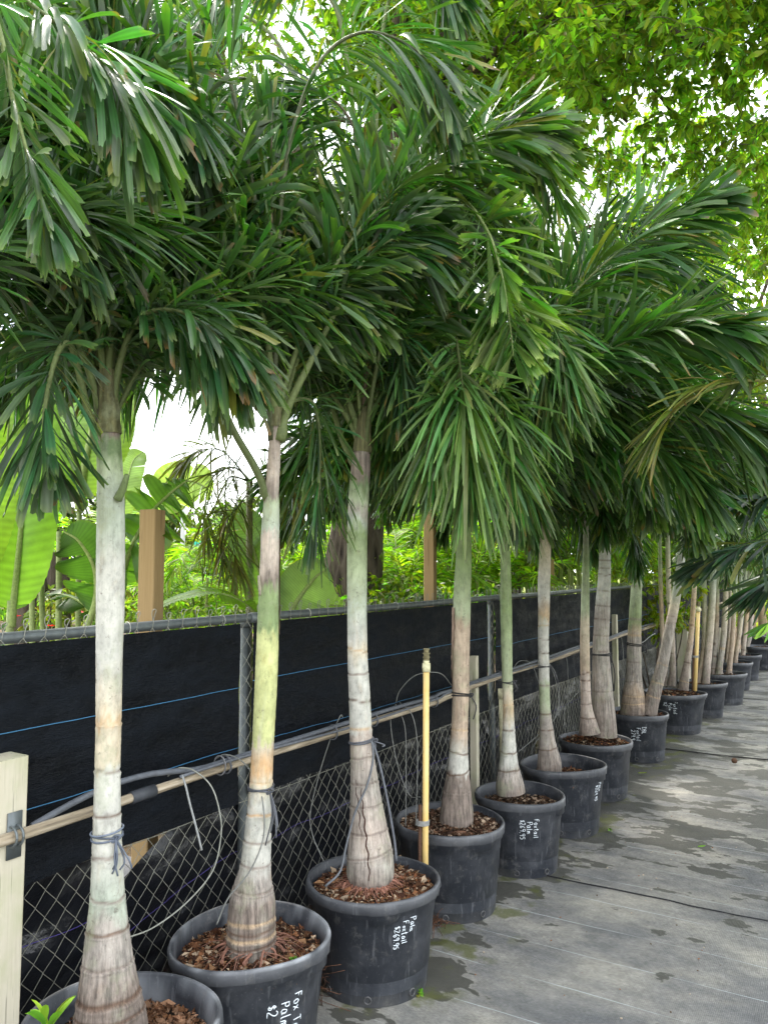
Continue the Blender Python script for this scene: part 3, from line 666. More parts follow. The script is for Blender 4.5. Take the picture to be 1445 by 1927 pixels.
pot(pc[0],'nearest black pot at the bottom left edge, whitish film inside its rim',R=.262,soil=.33,seed=1,white=.9,chips=3600,chipcols=[(.30,.16,.08),(.38,.24,.15),(.22,.12,.07),(.45,.30,.2),(.12,.06,.03)],ovalrot=.4)
pot(pc[1],'second black pot from the left, marked Fox Tail Palm in white',R=.268,soil=.345,seed=2,white=.65,chips=4200,text=(['Fox Tail','Palm','$2'],.315,.62,.034),ovalrot=1.3)
pot((pc[2][0]+.008,pc[2][1]+.004),'black pot with Palm Foxtail $269.95 in white on its right side, split trunk inside',R=.268,soil=.372,seed=3,white=.1,chips=4600,text=(['Palm','Foxtail','$269.95'],.345,.60,.024),ovalrot=.2)
pot(pc[3],'black pot behind the yellow pipe, unmarked, with brown soil level with its rim',R=.275,H=.435,soil=.395,seed=4,white=.1,chips=4200,chipcols=[(.08,.045,.03),(.045,.03,.02),(.12,.07,.04),(.5,.42,.32),(.2,.12,.08)],ovalrot=2.2)
pot(pc[4],'black pot marked Foxtail Palm $269.95 with a muddy grey lower band',R=.25,soil=.34,seed=5,white=.05,chips=1800,chipcols=[(.06,.04,.03),(.16,.10,.06),(.4,.33,.25)],text=(['Foxtail','Palm','$269.95'],.35,.33,.027),ovalrot=2.6)
pot(pc[5],'black pot with a wide dark empty-looking rim and price on its far right edge',R=.268,H=.43,soil=.33,seed=6,chips=900,text=(['Palm','$269.95'],.35,1.08,.026),ovalrot=1.0)
pot(pc[6],'black pot holding two trunks, one slim and one thick grey',R=.27,soil=.39,seed=7,chips=900,ovalrot=2.)
pot(pc[7],'black pot marked DBL Foxtail holding an upright and a leaning trunk',R=.265,soil=.385,seed=8,chips=600,text=(['DBL','Foxtail','279.9'],.33,.12,.032),ovalrot=2.)
pot(pc[8],'black pot with smudged white writing beside the far yellow pipe',R=.30,soil=.39,seed=9,chips=800,text=(['Foxtail','Palm','$2'],.36,-.05,.034))
for i,(lb,r) in enumerate([('plain black pot just past the pot with smudged writing',.26),('black pot with pale vertical scuffs, second past the far yellow pipe',.30),('small black pot in the far row, third past the far yellow pipe',.26),('small black pot in the far row, fourth past the far yellow pipe',.26),('small black pot in the far row, just before the big grey pot',.26)]):
    pot(pc[9+i],lb,R=r,H=.40,soil=.36,seed=20+i,near=False,chips=200)
far=[((-1.15,16.6),.42,.50,'large faded grey pot at the far end of the row'),((-.62,17.8),.40,.48,'large grey pot at the right edge of the far row'),((-1.75,17.6),.36,.45,'dark pot behind the large faded grey pot'),((-.2,19.6),.4,.48,'last grey pot on the right, in the distance'),((-1.0,19.8),.38,.46,'dark pot in the distance behind the grey pots')]
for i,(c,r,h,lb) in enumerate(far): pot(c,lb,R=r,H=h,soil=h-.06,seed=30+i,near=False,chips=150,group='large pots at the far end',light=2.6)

FX=lambda az,v,s:(az,v,s)
# ---- palm in the first pot
d=dp[0]
p1=palm('nearest foxtail palm, smooth pale trunk with brown rings rising from the bottom left pot',pc[0])
P,R,Y=palm_trunk(p1,[(207,1990,150),(207,1935,138),(206,1900,125),(204,1850,106),(203,1800,90),(203,1740,75),(203,1680,62),(202,1600,55),(202,1540,50),(203,1440,46),(205,1360,46),(206,1240,48),(208,1150,51),(209,1050,52),(209,960,50),(208,900,47),(206,850,45),(205,815,42)],d,
 [(1990,'br',1),(1850,'br',1),(1790,'gr',.8),(1740,'gr',.5),(1700,'gw',.2),(1600,'w',.1),(1500,'w',.1),(1450,'w',.1),(1440,'c',.1),(1370,'c',.1),(1355,'tan',.1),(1340,'c',.1),(1240,'w',.12),(1150,'w',.12),(1060,'w',.2),(990,'gw',.35),(940,'gw',.3),(880,'g',.1),(850,'dg',.1),(830,'dg',.1),(815,'br',.6)],
 [(1900,'dk'),(1868,'dk',.008),(1808,'br'),(1745,'dk'),(1683,'br'),(1607,'br'),(1530,'dk'),(1448,'br'),(1361,'tan')],11,ns=48,split_y=1361)
sheath(p1,P,R,Y,820,855,1.4,1.6,(.20,.14,.10),4)
sheath(p1,P,R,Y,915,965,1.3,.7,(.13,.085,.06),5)
petiole_stub(p1,Wp(222,940,d-.03),Wp(240,893,d-.05),.014)
top=Wp(200,800,d)
# palm just outside the left edge
P0c=(-1.86,.98)
p0=palm('palm outside the left edge whose light green fronds hang into the top left corner',P0c)
pot(P0c,'black pot just outside the left edge under the palm with the hanging fronds',seed=50,chips=300)
palm_trunk(p0,[(-240,2290,150),(-235,2000,60),(-200,1400,45),(-180,900,42),(-170,700,30)],[1.63,1.66,1.72,1.76,1.78],[(2290,'br',1),(2000,'gr',.4),(1400,'w',.1),(700,'g',.1)],[(1900,'br'),(1700,'br'),(1500,'br')],61)
hf=dict(K=6,nc=5,base=(.045,.115,.035))
r8=np.random.default_rng(8)
frond_obj(p0,[Wp(-170,700,1.78),Wp(-120,250,1.76),Wp(-50,-60,1.7),Wp(0,60,1.63),Wp(28,200,1.6),Wp(62,320,1.57),Wp(92,420,1.56)],120,.19,.025,r8,split=True,**hf,rr=.011,plume=.75,t0=.35,droop=.3,rcol=(.16,.20,.07))
frond_obj(p0,[Wp(-170,700,1.78),Wp(-120,250,1.85),Wp(-40,-60,1.95),Wp(60,10,1.95),Wp(140,70,1.95),Wp(215,150,1.95),Wp(262,250,1.93)],150,.28,.026,r8,split=True,**hf,rr=.011,plume=.7,t0=.38,droop=.55)
frond_obj(p0,[Wp(-170,700,1.78),Wp(-140,300,1.95),Wp(-60,120,2.15),Wp(30,200,2.2),Wp(110,330,2.2),Wp(150,470,2.15)],110,.30,.030,r8,K=6,nc=5,base=(.04,.095,.04),rr=.010,plume=.9,t0=.35,droop=.5)
crown(p0,Wp(-170,700,1.78),[(110,1,1.3),(130,1,1.25),(100,2,.9),(160,3,.9),(220,4,.9),(130,1,1.)],libA)
# palm 1 crown
r1=np.random.default_rng(21)
frond_obj(p1,[Wp(190,850,d),Wp(165,770,d-.03),Wp(138,660,d-.08),Wp(118,650,d-.2),Wp(98,700,d-.27),Wp(84,780,d-.3),Wp(86,830,d-.3),Wp(98,880,d-.3)],110,.205,.026,r1,split=True,K=6,nc=5,base=(.030,.082,.034),rr=.013,plume=.8,t0=.26,droop=.4,ang=(75,25))
frond_obj(p1,[Wp(212,820,d),Wp(222,700,d),Wp(262,600,d),Wp(330,585,d-.02),Wp(395,620,d-.04),Wp(445,680,d-.06)],230,.25,.023,r1,split=True,K=6,nc=5,base=(.025,.072,.022),rr=.013,plume=.9,t0=.25,droop=.6)
frond_obj(p1,[Wp(200,820,d),Wp(180,600,d+.05),Wp(160,380,d+.1),Wp(190,200,d+.15),Wp(260,130,d+.2),Wp(330,180,d+.2),Wp(380,290,d+.2)],140,.30,.030,r1,K=6,nc=5,base=(.03,.08,.03),rr=.012,plume=.9,t0=.42,droop=.5)
frond_obj(p1,[Wp(195,820,d),Wp(165,650,d+.05),Wp(120,560,d+.1),Wp(40,560,d+.12),Wp(-40,640,d+.15),Wp(-80,740,d+.15)],140,.31,.029,r1,K=6,nc=5,base=(.032,.088,.022),rr=.012,plume=.9,t0=.25,droop=.5)
frond_obj(p1,[Wp(205,820,d),Wp(205,620,d+.1),Wp(215,500,d+.3),Wp(260,470,d+.5),Wp(330,520,d+.6)],120,.30,.028,r1,K=6,nc=5,base=(.025,.07,.028),rr=.012,plume=1,t0=.3,droop=.4)
crown(p1,top,[(120,2,1.),(200,1,1.1),(140,0,1.2),(165,3,.95),(70,2,1.),(110,1,1.45),(170,1,1.4),(195,2,1.4),(130,2,1.4),(225,1,1.3),(110,1,1.5),(150,0,1.7)],libA)

# ---- palm 2
d=dp[1]
p2=palm('slim foxtail palm with a yellow green trunk in the Fox Tail Palm pot',pc[1])
P,R,Y=palm_trunk(p2,[(473,1830,96),(473,1790,96),(473,1765,92),(475,1700,86),(477,1665,72),(481,1630,58),(486,1560,50),(490,1500,44),(494,1420,41),(496,1380,41),(500,1300,42),(503,1230,42),(505,1150,39),(507,1080,36),(509,1000,34),(511,950,30),(512,925,26),(516,860,24),(519,800,20)],d,
 [(1830,'br',1),(1690,'br',1),(1650,'gr',.8),(1620,'w',.3),(1590,'w',.15),(1500,'w',.1),(1470,'c',.1),(1440,'or',.1),(1400,'c',.1),(1395,'yg',.05),(1250,'yg',.05),(1200,'yg',.1),(1190,'gg',.1),(1110,'gg',.2),(1095,'br',.7),(1060,'pk',.6),(1010,'pk',.6),(1000,'gw',.1),(950,'g',.1),(935,'br',.4),(900,'pk',.3),(800,'br',.4)],
 [(1768,'dk'),(1755,'tan',.006),(1740,'dk'),(1727,'tan',.005),(1667,'br'),(1623,'br'),(1580,'br'),(1533,'or'),(1470,'tan')],12,ns=40,split_y=1468)
sheath(p2,P,R,Y,1010,1195,.5,1.2,(.30,.20,.15),7)
sheath(p2,P,R,Y,895,935,1.5,1.8,(.17,.11,.08),8)
petiole_stub(p2,Wp(492,1120,d-.02),Wp(487,1083,d-.03),.009,(.3,.27,.2))
strap(P,R,Y,1485,'dark twine tied round the yellow green trunk with dangling ends',5,2,turns=3,length=.22,th_knot=.7)
roots(p2,P[8],.36,R[8],60,3)
r2=np.random.default_rng(22)
frond_obj(p2,[Wp(510,945,d),Wp(480,880,d),Wp(430,790,d),Wp(385,660,d),Wp(330,585,d),Wp(265,575,d),Wp(210,620,d),Wp(180,680,d)],230,.26,.023,r2,split=True,K=6,nc=5,base=(.025,.072,.022),rr=.017,plume=.9,t0=.42,droop=.6)
frond_obj(p2,[Wp(525,830,d),Wp(545,760,d),Wp(585,680,d),Wp(630,590,d+.05),Wp(680,500,d+.1),Wp(740,450,d+.15),Wp(810,470,d+.2)],130,.33,.028,r2,K=6,nc=5,base=(.025,.07,.028),rr=.018,plume=.9,t0=.45,droop=.5)
frond_obj(p2,[Wp(522,830,d),Wp(545,760,d+.1),Wp(590,760,d+.2),Wp(602,840,d+.25),Wp(600,930,d+.25),Wp(588,1000,d+.22)],120,.22,.017,r2,K=6,nc=3,base=(.028,.078,.02),rr=.012,plume=.9,t0=.25,droop=.7)
frond_obj(p2,[Wp(518,830,d),Wp(512,650,d),Wp(511,480,d),Wp(510,330,d),Wp(512,210,d)],60,.34,.022,r2,K=5,nc=3,base=(.05,.13,.03),rr=.014,plume=.3,t0=.3,droop=.1,ang=(12,8),rcol=(.11,.085,.06))
frond_obj(p2,[Wp(518,830,d),Wp(520,560,d),Wp(540,300,d+.05),Wp(600,120,d+.1),Wp(690,60,d+.1),Wp(790,100,d+.1),Wp(840,180,d+.1)],150,.36,.030,r2,K=6,nc=5,base=(.032,.088,.022),rr=.013,plume=1,t0=.28,droop=.6,rcol=(.08,.09,.045))
frond_obj(p2,[Wp(515,830,d),Wp(500,560,d),Wp(470,320,d),Wp(420,120,d),Wp(350,60,d),Wp(280,110,d)],150,.36,.030,r2,K=6,nc=5,base=(.034,.092,.022),rr=.015,plume=1,t0=.28,droop=.6,rcol=(.08,.09,.045))
crown(p2,Wp(519,800,d),[(120,2,1.1),(150,1,1.1),(185,2,1.),(230,1,1.05),(120,1,1.5),(185,1,1.5),(210,2,1.4),(80,1,1.5),(140,2,1.5),(160,1,1.6),(215,1,1.5),(110,0,1.8),(55,1,1.45)],libA)
# an extra drooping old frond of a slim areca seen between the first two palms: built with the areca palms below

# ---- palm 3
d=dp[2]
p3=palm('foxtail palm with a swollen cracked base in the Palm Foxtail $269.95 pot',pc[2])
P,R,Y=palm_trunk(p3,[(697,1660,80),(697,1640,90),(696,1600,84),(693,1560,72),(688,1500,58),(684,1450,49),(680,1400,43),(676,1300,40),(673,1240,38),(672,1150,37),(672,1060,38),(673,980,38),(676,920,38),(679,875,36),(681,850,30)],d,
 [(1660,'br',.9),(1610,'gr',.8),(1560,'pk',.6),(1480,'gr',.7),(1380,'pk',.5),(1370,'w',.2),(1250,'w',.1),(1225,'c',.1),(1200,'w',.12),(1140,'gw',.15),(1080,'g',.1),(1000,'gg',.1),(985,'gw',.4),(960,'gr',.5),(940,'g',.1),(915,'dg',.2),(895,'br',.8),(850,'br',1)],
 [(1604,'br'),(1560,'br'),(1512,'br'),(1470,'br'),(1423,'br'),(1370,'tan'),(1316,'dk'),(1266,'br'),(1222,'tan',.004)],13,ns=44,split_y=1222)
sheath(p3,P,R,Y,860,935,1.4,1.9,(.16,.10,.075),9,.005); sheath(p3,P,R,Y,960,990,1.8,1.1,(.22,.16,.12),10)
# crack down the swollen base
mb=MB(); T,_,_=frames(P)
for s0,off,ya,yb,ww in ((0,-6,1470,1640,.0035),(1,-15,1460,1560,.002)):
    pts=[]
    for yy in np.linspace(ya,yb,26):
        k=int(np.argmin(abs(Y-yy))); fr=nrm(-Fv-T[k]*(T[k]@-Fv)); sx=(off+(yy-ya)*.03+1.5*math.sin(yy*.21+s0))*d/FPX
        c=math.sqrt(max(R[k]**2-sx**2,0)); pts.append(P[k]+Rv*sx+fr*(c-.0002))
    tube(mb,A(pts),ww*np.sin(np.linspace(.25,2.6,26)),5,(.05,.018,.012))
mb.obj('crack',M['chip'],p3)
roots(p3,P[3],.375,R[6]*.92,260,5,(.27,.13,.09)); 
mb=MB(); rr_=np.random.default_rng(9)
for a in np.linspace(-2.2,.3,11):
    c=P[4]; p0_=A([c[0]+R[5]*.85*math.cos(a),c[1]+R[5]*.85*math.sin(a),.425]); p1_=A([c[0]+R[5]*1.12*math.cos(a),c[1]+R[5]*1.12*math.sin(a),.372])
    tube(mb,catmull([p0_,(p0_+p1_)/2+A([0,0,.006]),p1_],6),.0055,6,A([.27,.12,.085])*rr_.uniform(.7,1.3))
mb.obj('prop_roots',M['chip'],p3)
t=strap(P,R,Y,1397,'grey strapping round the cracked trunk with long tails down to its pot',2,3,turns=3,th_knot=.15,length=.05)
mb=MB(); k=int(np.argmin(abs(Y-1397)))
tube(mb,catmull([Wp(700,1395,d-.06),Wp(702,1430,d-.07),Wp(690,1480,d-.09),Wp(668,1530,d-.10),Wp(652,1590,d-.11),Wp(640,1640,d-.14),Wp(612,1668,d-.17)],30),.005,5,(.13,.14,.155)); mb.obj('tail',M['hose'],t)
mb=MB(); tube(mb,catmull([Wp(702,1398,d-.04),Wp(715,1440,d-.05),Wp(730,1510,d-.06),Wp(742,1580,d-.07),Wp(746,1620,d-.08)],24),.0055,5,(.12,.13,.15)); mb.obj('tail',M['hose'],t)
r3=np.random.default_rng(23)
frond_obj(p3,[Wp(672,880,d),Wp(645,830,d+.05),Wp(620,740,d+.1),Wp(600,640,d+.1),Wp(560,560,d+.1),Wp(500,530,d+.1),Wp(440,560,d+.1)],140,.34,.028,r3,K=5,nc=5,base=(.034,.092,.021),rr=.017,plume=1,t0=.4,droop=.5)
frond_obj(p3,[Wp(682,860,d),Wp(690,650,d),Wp(700,450,d),Wp(680,280,d),Wp(630,190,d),Wp(560,180,d)],150,.36,.028,r3,K=5,nc=5,base=(.025,.07,.03),rr=.015,plume=1,t0=.4,droop=.5,rcol=(.10,.07,.045))
frond_obj(p3,[Wp(684,860,d),Wp(700,740,d-.05),Wp(720,640,d-.05),Wp(745,620,d-.05),Wp(760,690,d-.05),Wp(765,770,d-.05)],110,.26,.022,r3,K=5,nc=5,base=(.028,.08,.03),rr=.013,plume=1,t0=.3,droop=.5)
for pts in ([(684,860,0),(680,420,.05),(640,40,.1),(560,-40,.1),(480,-50,.1),(410,0,.1),(360,90,.1)],[(684,860,0),(700,420,.05),(720,60,.05),(760,-50,0),(810,-60,0),(850,-10,0)],[(684,860,0),(620,400,.3),(540,110,.4),(440,20,.5),(330,10,.5),(250,70,.5),(210,160,.5)],[(684,860,0),(640,500,.2),(560,250,.3),(470,150,.3),(390,180,.3),(340,270,.3)]):
    frond_obj(p3,[Wp(a,b,d+c) for a,b,c in pts],190,.30,.024,r3,K=6,nc=3,base=(.030,.085,.024),rr=.014,plume=1,t0=.45,droop=.7)
crown(p3,Wp(682,840,d),[(120,2,1.15),(160,1,1.1),(200,2,1.05),(235,1,1.05),(100,0,1.2),(120,1,1.5),(200,1,1.5),(80,1,1.5),(150,2,1.5),(185,3,1.3),(225,2,1.3)],libA)

# ---- palm 4 with the big bright drooping fronds
d=dp[3]
p4=palm('foxtail palm with the big bright drooping crown in the middle, behind the yellow pipe',pc[3])
P,R,Y=palm_trunk(p4,[(858,1550,62),(859,1530,62),(860,1485,51),(862,1440,39),(864,1380,32),(867,1300,31),(867,1240,32),(868,1180,33),(870,1100,32),(872,1060,30),(874,960,24)],d,
 [(1550,'br',1),(1460,'br',.8),(1450,'w',.2),(1415,'w',.15),(1380,'bf',.3),(1300,'bf',.4),(1230,'bf',.3),(1175,'bf',.3),(1150,'g',.1),(1060,'gg',.1),(960,'gg',.1)],
 [(1486,'br'),(1450,'dk'),(1415,'dk'),(1372,'tan')],14,ns=36,split_y=1372)
sheath(p4,P,R,Y,1140,1300,2.4,2.0,(.44,.31,.23),12)
strap(P,R,Y,1308,'black tie on the trunk behind the yellow pipe, one end hanging',1,4,col=(.02,.02,.022),r=.004,length=.16,th_knot=0)
r4=np.random.default_rng(24)
HB=(.045,.125,.03)
frond_obj(p4,[Wp(880,1000,d),Wp(850,760,d),Wp(785,520,d-.15),Wp(795,400,d-.4),Wp(865,375,d-.75),Wp(915,430,d-.95),Wp(942,510,d-1.0),Wp(958,600,d-1.0),Wp(966,670,d-1.0)],165,.31,.034,r4,split=True,K=7,nc=7,base=(.085,.19,.036),rr=.012,plume=([0,.6,.72,1],[1,1,.45,.3]),t0=.42,droop=.12,ang=(80,32),tip=(.38,.46,.12),tips=.85,rcol=(.26,.33,.13))
frond_obj(p4,[Wp(880,1000,d),Wp(872,820,d-.15),Wp(860,690,d-.4),Wp(858,640,d-.65),Wp(866,690,d-.85),Wp(874,760,d-.9),Wp(882,840,d-.9),Wp(886,900,d-.9)],190,.37,.020,r4,K=8,nc=3,kind='slim',base=(.09,.19,.05),tip=(.25,.34,.10),rr=.011,plume=([0,.5,.7,1],[.9,.6,.9,.9]),t0=.44,droop=.62,ang=(66,20),rollsd=.9)
for pts_,nl_,L_,w_,kd_ in (([(878,1000,0),(850,700,-.15),(800,480,-.35),(745,380,-.6),(690,370,-.75),(655,430,-.8),(640,510,-.8)],190,.30,.024,'fox'),([(878,1000,0),(845,760,-.15),(790,560,-.35),(730,520,-.55),(690,580,-.65),(675,660,-.65)],170,.32,.019,'slim'),([(880,1000,0),(870,700,-.2),(860,480,-.4),(885,330,-.55),(945,260,-.65),(1010,290,-.7),(1050,370,-.7)],180,.30,.024,'fox'),([(882,1000,0),(905,760,-.2),(960,620,-.4),(1020,600,-.55),(1060,660,-.6),(1075,740,-.6)],170,.32,.019,'slim'),([(880,1000,0),(866,800,-.3),(850,720,-.6),(835,740,-.8),(822,800,-.85),(815,870,-.85)],150,.32,.018,'slim'),([(880,1000,0),(900,800,-.3),(925,730,-.6),(945,760,-.75),(955,830,-.8),(958,900,-.8)],150,.32,.018,'slim')):
    frond_obj(p4,[Wp(a_,b_,d+c_) for a_,b_,c_ in pts_],nl_,L_,w_,r4,K=6,nc=5 if kd_=='fox' else 3,kind=kd_,base=(.07,.155,.04),tip=(.26,.34,.09),tips=.7,rr=.011,plume=.9,t0=.38,droop=.45,ang=(72,22),rollsd=.8)
frond_obj(p4,[Wp(876,1000,d),Wp(850,840,d-.15),Wp(800,700,d-.35),Wp(765,660,d-.5),Wp(745,700,d-.6),Wp(735,760,d-.62)],150,.34,.018,r4,K=7,nc=3,kind='slim',base=(.078,.17,.045),tip=(.22,.30,.08),rr=.011,plume=.9,t0=.3,droop=.4,ang=(74,22),rollsd=.8)
frond_obj(p4,[Wp(884,1000,d),Wp(905,840,d-.1),Wp(960,700,d-.3),Wp(1005,670,d-.45),Wp(1030,720,d-.55),Wp(1035,800,d-.58)],150,.34,.018,r4,K=7,nc=3,kind='slim',base=(.07,.155,.042),tip=(.22,.30,.08),rr=.011,plume=.9,t0=.3,droop=.45,ang=(74,22),rollsd=.8)
frond_obj(p4,[Wp(878,1000,d),Wp(868,760,d-.05),Wp(850,560,d-.15),Wp(835,430,d-.25),Wp(815,330,d-.3),Wp(790,260,d-.32)],150,.33,.034,r4,K=6,nc=5,base=(.04,.12,.028),rr=.014,plume=1,t0=.4,droop=.2,ang=(60,15),tip=(.3,.36,.08),tips=.7)
frond_obj(p4,[Wp(878,1000,d),Wp(850,800,d),Wp(800,640,d-.1),Wp(730,560,d-.15),Wp(660,560,d-.2),Wp(610,620,d-.2)],150,.34,.028,r4,K=6,nc=5,base=(.035,.10,.028),rr=.013,plume=1,t0=.35,droop=.5)
frond_obj(p4,[Wp(880,1000,d),Wp(900,800,d),Wp(960,660,d-.1),Wp(1040,610,d-.15),Wp(1110,640,d-.2),Wp(1150,720,d-.2)],150,.34,.026,r4,K=6,nc=5,base=(.03,.09,.028),rr=.013,plume=1,t0=.35,droop=.5)
frond_obj(p4,[Wp(876,1000,d),Wp(840,840,d-.05),Wp(790,760,d-.15),Wp(750,780,d-.25),Wp(730,850,d-.3)],120,.32,.020,r4,K=6,nc=3,kind='slim',base=(.04,.11,.035),rr=.012,plume=1,t0=.3,droop=.5)
frond_obj(p4,[Wp(882,1000,d),Wp(900,860,d-.05),Wp(940,790,d-.2),Wp(965,820,d-.3),Wp(975,890,d-.35),Wp(975,950,d-.36)],120,.33,.020,r4,K=6,nc=3,kind='slim',base=(.045,.11,.035),rr=.012,plume=1,t0=.3,droop=.5)
crown(p4,Wp(878,980,d),[(120,2,1.45),(60,1,1.55),(30,2,1.45),(190,2,1.4),(150,3,1.3),(215,1,1.5),(90,4,1.3),(0,2,1.3),(100,0,1.7),(240,2,1.25),(170,4,1.2),(20,1,1.55),(180,1,1.5),(45,0,1.5),(10,3,1.3),(-100,3,.8),(-130,3,.9)],libA)

# ---- palms 5-8
d=dp[4]
p5=palm('thin foxtail palm with a deep green upper trunk in the muddy banded pot',pc[4])
P,R,Y=palm_trunk(p5,[(961,1492,54),(959,1475,52),(957,1440,37),(957,1400,27),(956,1330,20),(954,1270,20),(952,1150,22),(951,1080,20),(950,1000,17)],d,
 [(1492,'br',1),(1450,'gr',.7),(1430,'w',.3),(1375,'w',.1),(1330,'tan',.1),(1310,'c',.1),(1280,'g',.1),(1150,'gg',.1),(1000,'gg',.1)],[(1448,'dk'),(1414,'dk'),(1372,'dk'),(1326,'tan')],15,ns=28,step=.009,split_y=1326)
strap(P,R,Y,1283,'black tie on the deep green trunk with a frayed tuft to the right',4,5,col=(.04,.04,.045),th_knot=.1,length=.06)
crown(p5,Wp(950,960,d),[(120,2,1.4),(60,1,1.55),(20,2,1.4),(200,3,1.2),(150,4,1.1),(240,2,1.2),(95,5,1.1),(-20,4,1.1),(100,0,1.5),(45,5,1.1),(210,1,1.5)],libA)
r5=np.random.default_rng(25)
frond_obj(p5,[Wp(950,980,d),Wp(960,760,d+.3),Wp(1000,560,d+.5),Wp(1080,440,d+.5),Wp(1170,425,d+.5),Wp(1245,465,d+.45),Wp(1310,540,d+.4),Wp(1350,620,d+.35)],260,.50,.024,r5,K=6,nc=3,kind='slim',base=(.022,.07,.026),rr=.018,plume=1,t0=.36,droop=.3,rcol=(.09,.05,.035),ang=(75,20))
d=dp[5]
p6=palm('slim pale foxtail palm in the pot with the wide dark rim',pc[5])
P,R,Y=palm_trunk(p6,[(1033,1452,46),(1033,1430,43),(1029,1390,29),(1025,1330,20),(1023,1260,20),(1022,1200,20),(1023,1150,21),(1023,1100,23),(1025,1050,22),(1026,980,19)],d,
 [(1452,'br',1),(1390,'gr',.6),(1350,'gr',.3),(1320,'g',.2),(1290,'g',.1),(1280,'w',.1),(1180,'w',.1),(1160,'tan',.1),(1120,'w',.1),(1040,'c',.1),(980,'gr',.1)],[(1407,'dk'),(1373,'dk'),(1343,'dk'),(1288,'br'),(1228,'dk'),(1203,'br'),(1178,'tan')],16,ns=26,step=.009,split_y=1178)
strap(P,R,Y,1256,'black tie on the slim pale trunk in the wide rimmed pot',2,6,col=(.03,.03,.035),th_knot=0)
crown(p6,Wp(1026,950,d),[(120,2,1.4),(50,1,1.6),(10,3,1.3),(210,3,1.2),(160,4,1.1),(-45,5,1.1),(90,5,1.1),(250,4,1.1),(100,0,1.6),(20,1,1.5),(60,3,1.2)],libB)
d=dp[6]
p7=palm('double foxtail palm, a slim tan stem beside a thick grey ringed one',pc[6])
P,R,Y=palm_trunk(p7,[(1137,1385,46),(1137,1365,43),(1133,1300,38),(1130,1220,30),(1133,1150,28),(1137,1080,23),(1138,1010,20),(1139,960,16)],d,
 [(1385,'br',1),(1300,'gr',.9),(1200,'gr',.5),(1150,'gr',.6),(1120,'w',.2),(1080,'w',.1),(960,'w',.1)],[(1300,'br'),(1225,'br'),(1195,'br'),(1165,'dk'),(1140,'br'),(1110,'br'),(1080,'dk'),(1068,'br'),(1055,'br')],17,ns=26,step=.01,split_y=1052)
strap(P,R,Y,1230,'black tie on the thick grey stem of the double palm with a long hanging end',3,7,col=(.02,.02,.022),r=.005,th_knot=0,length=.4)
palm_trunk(p7,[(1109,1380,40),(1107,1365,34),(1103,1330,21),(1101,1280,18),(1100,1200,17),(1101,1120,15),(1102,1040,12),(1102,980,9)],d-.12,
 [(1380,'br',1),(1340,'pk',.5),(1270,'pk',.3),(1265,'bf',.1),(1170,'c',.1),(1150,'g',.1),(1050,'gg',.1),(980,'gr',.2)],[(1350,'dk'),(1325,'br'),(1300,'br'),(1280,'dk'),(1267,'dk')],18,ns=22,step=.01,name='stem')
crown(p7,Wp(1138,960,d),[(120,2,1.35),(40,1,1.5),(10,3,1.25),(200,3,1.15),(160,4,1.1),(-60,5,1.05),(90,6,1.05),(-20,4,1.1),(250,4,1.1),(70,0,1.5),(200,1,1.5),(20,2,1.4)],libB,.92)
crown(p7,Wp(1102,985,d-.12),[(180,3,.85),(-60,4,.8),(240,4,.8),(30,5,.8),(90,1,.9),(300,5,.7)],libB)
d=dp[7]
p8=palm('double foxtail palm with a green banded trunk and a leaning one in the DBL pot',pc[7])
P,R,Y=palm_trunk(p8,[(1192,1345,52),(1192,1328,47),(1191,1300,38),(1192,1270,29),(1193,1200,25),(1197,1100,20),(1200,1000,18),(1202,950,16)],d,
 [(1345,'br',1),(1310,'bf',.6),(1280,'gr',.8),(1200,'gr',.7),(1190,'bf',.3),(1170,'gg',.3),(1110,'g',.2),(1040,'g',.1),(1020,'w',.1),(950,'w',.1)],[(1322,'tan'),(1308,'tan'),(1282,'br'),(1245,'br'),(1195,'tan'),(1165,'br'),(1102,'br'),(1080,'tan'),(1068,'br'),(1030,'dk')],19,ns=26,step=.011,split_y=1030)
strap(P,R,Y,1213,'black tie on the green banded trunk above the DBL pot',1,8,col=(.02,.02,.022),r=.005,th_knot=0)
palm_trunk(p8,[(1219,1345,32),(1224,1325,28),(1236,1285,23),(1246,1250,21),(1258,1190,19),(1270,1130,17),(1280,1060,14),(1287,1005,12),(1290,960,10)],d-.05,
 [(1345,'br',.9),(1230,'gr',.8),(1180,'gr',.5),(1165,'pk',.2),(1140,'c',.1),(1110,'gw',.1),(1030,'w',.1),(1000,'g',.1),(960,'tan',.1)],[(1310,'tan'),(1285,'tan'),(1250,'tan'),(1172,'br'),(1162,'br')],20,ns=22,step=.011,name='stem')
crown(p8,Wp(1202,945,d),[(120,2,1.35),(40,1,1.5),(10,3,1.25),(200,3,1.15),(160,4,1.1),(-60,5,1.05),(90,6,1.05),(-20,4,1.1),(250,4,1.1),(70,0,1.5),(190,1,1.5),(20,2,1.4)],libB,.84)
crown(p8,Wp(1290,960,d-.05),[(0,3,.9),(-60,4,.9),(60,4,.9),(200,3,.9),(120,2,1.)],libB)
d=dp[8]
p9=palm('clump of thin peeling foxtail stems in the pot with smudged white writing',pc[8])
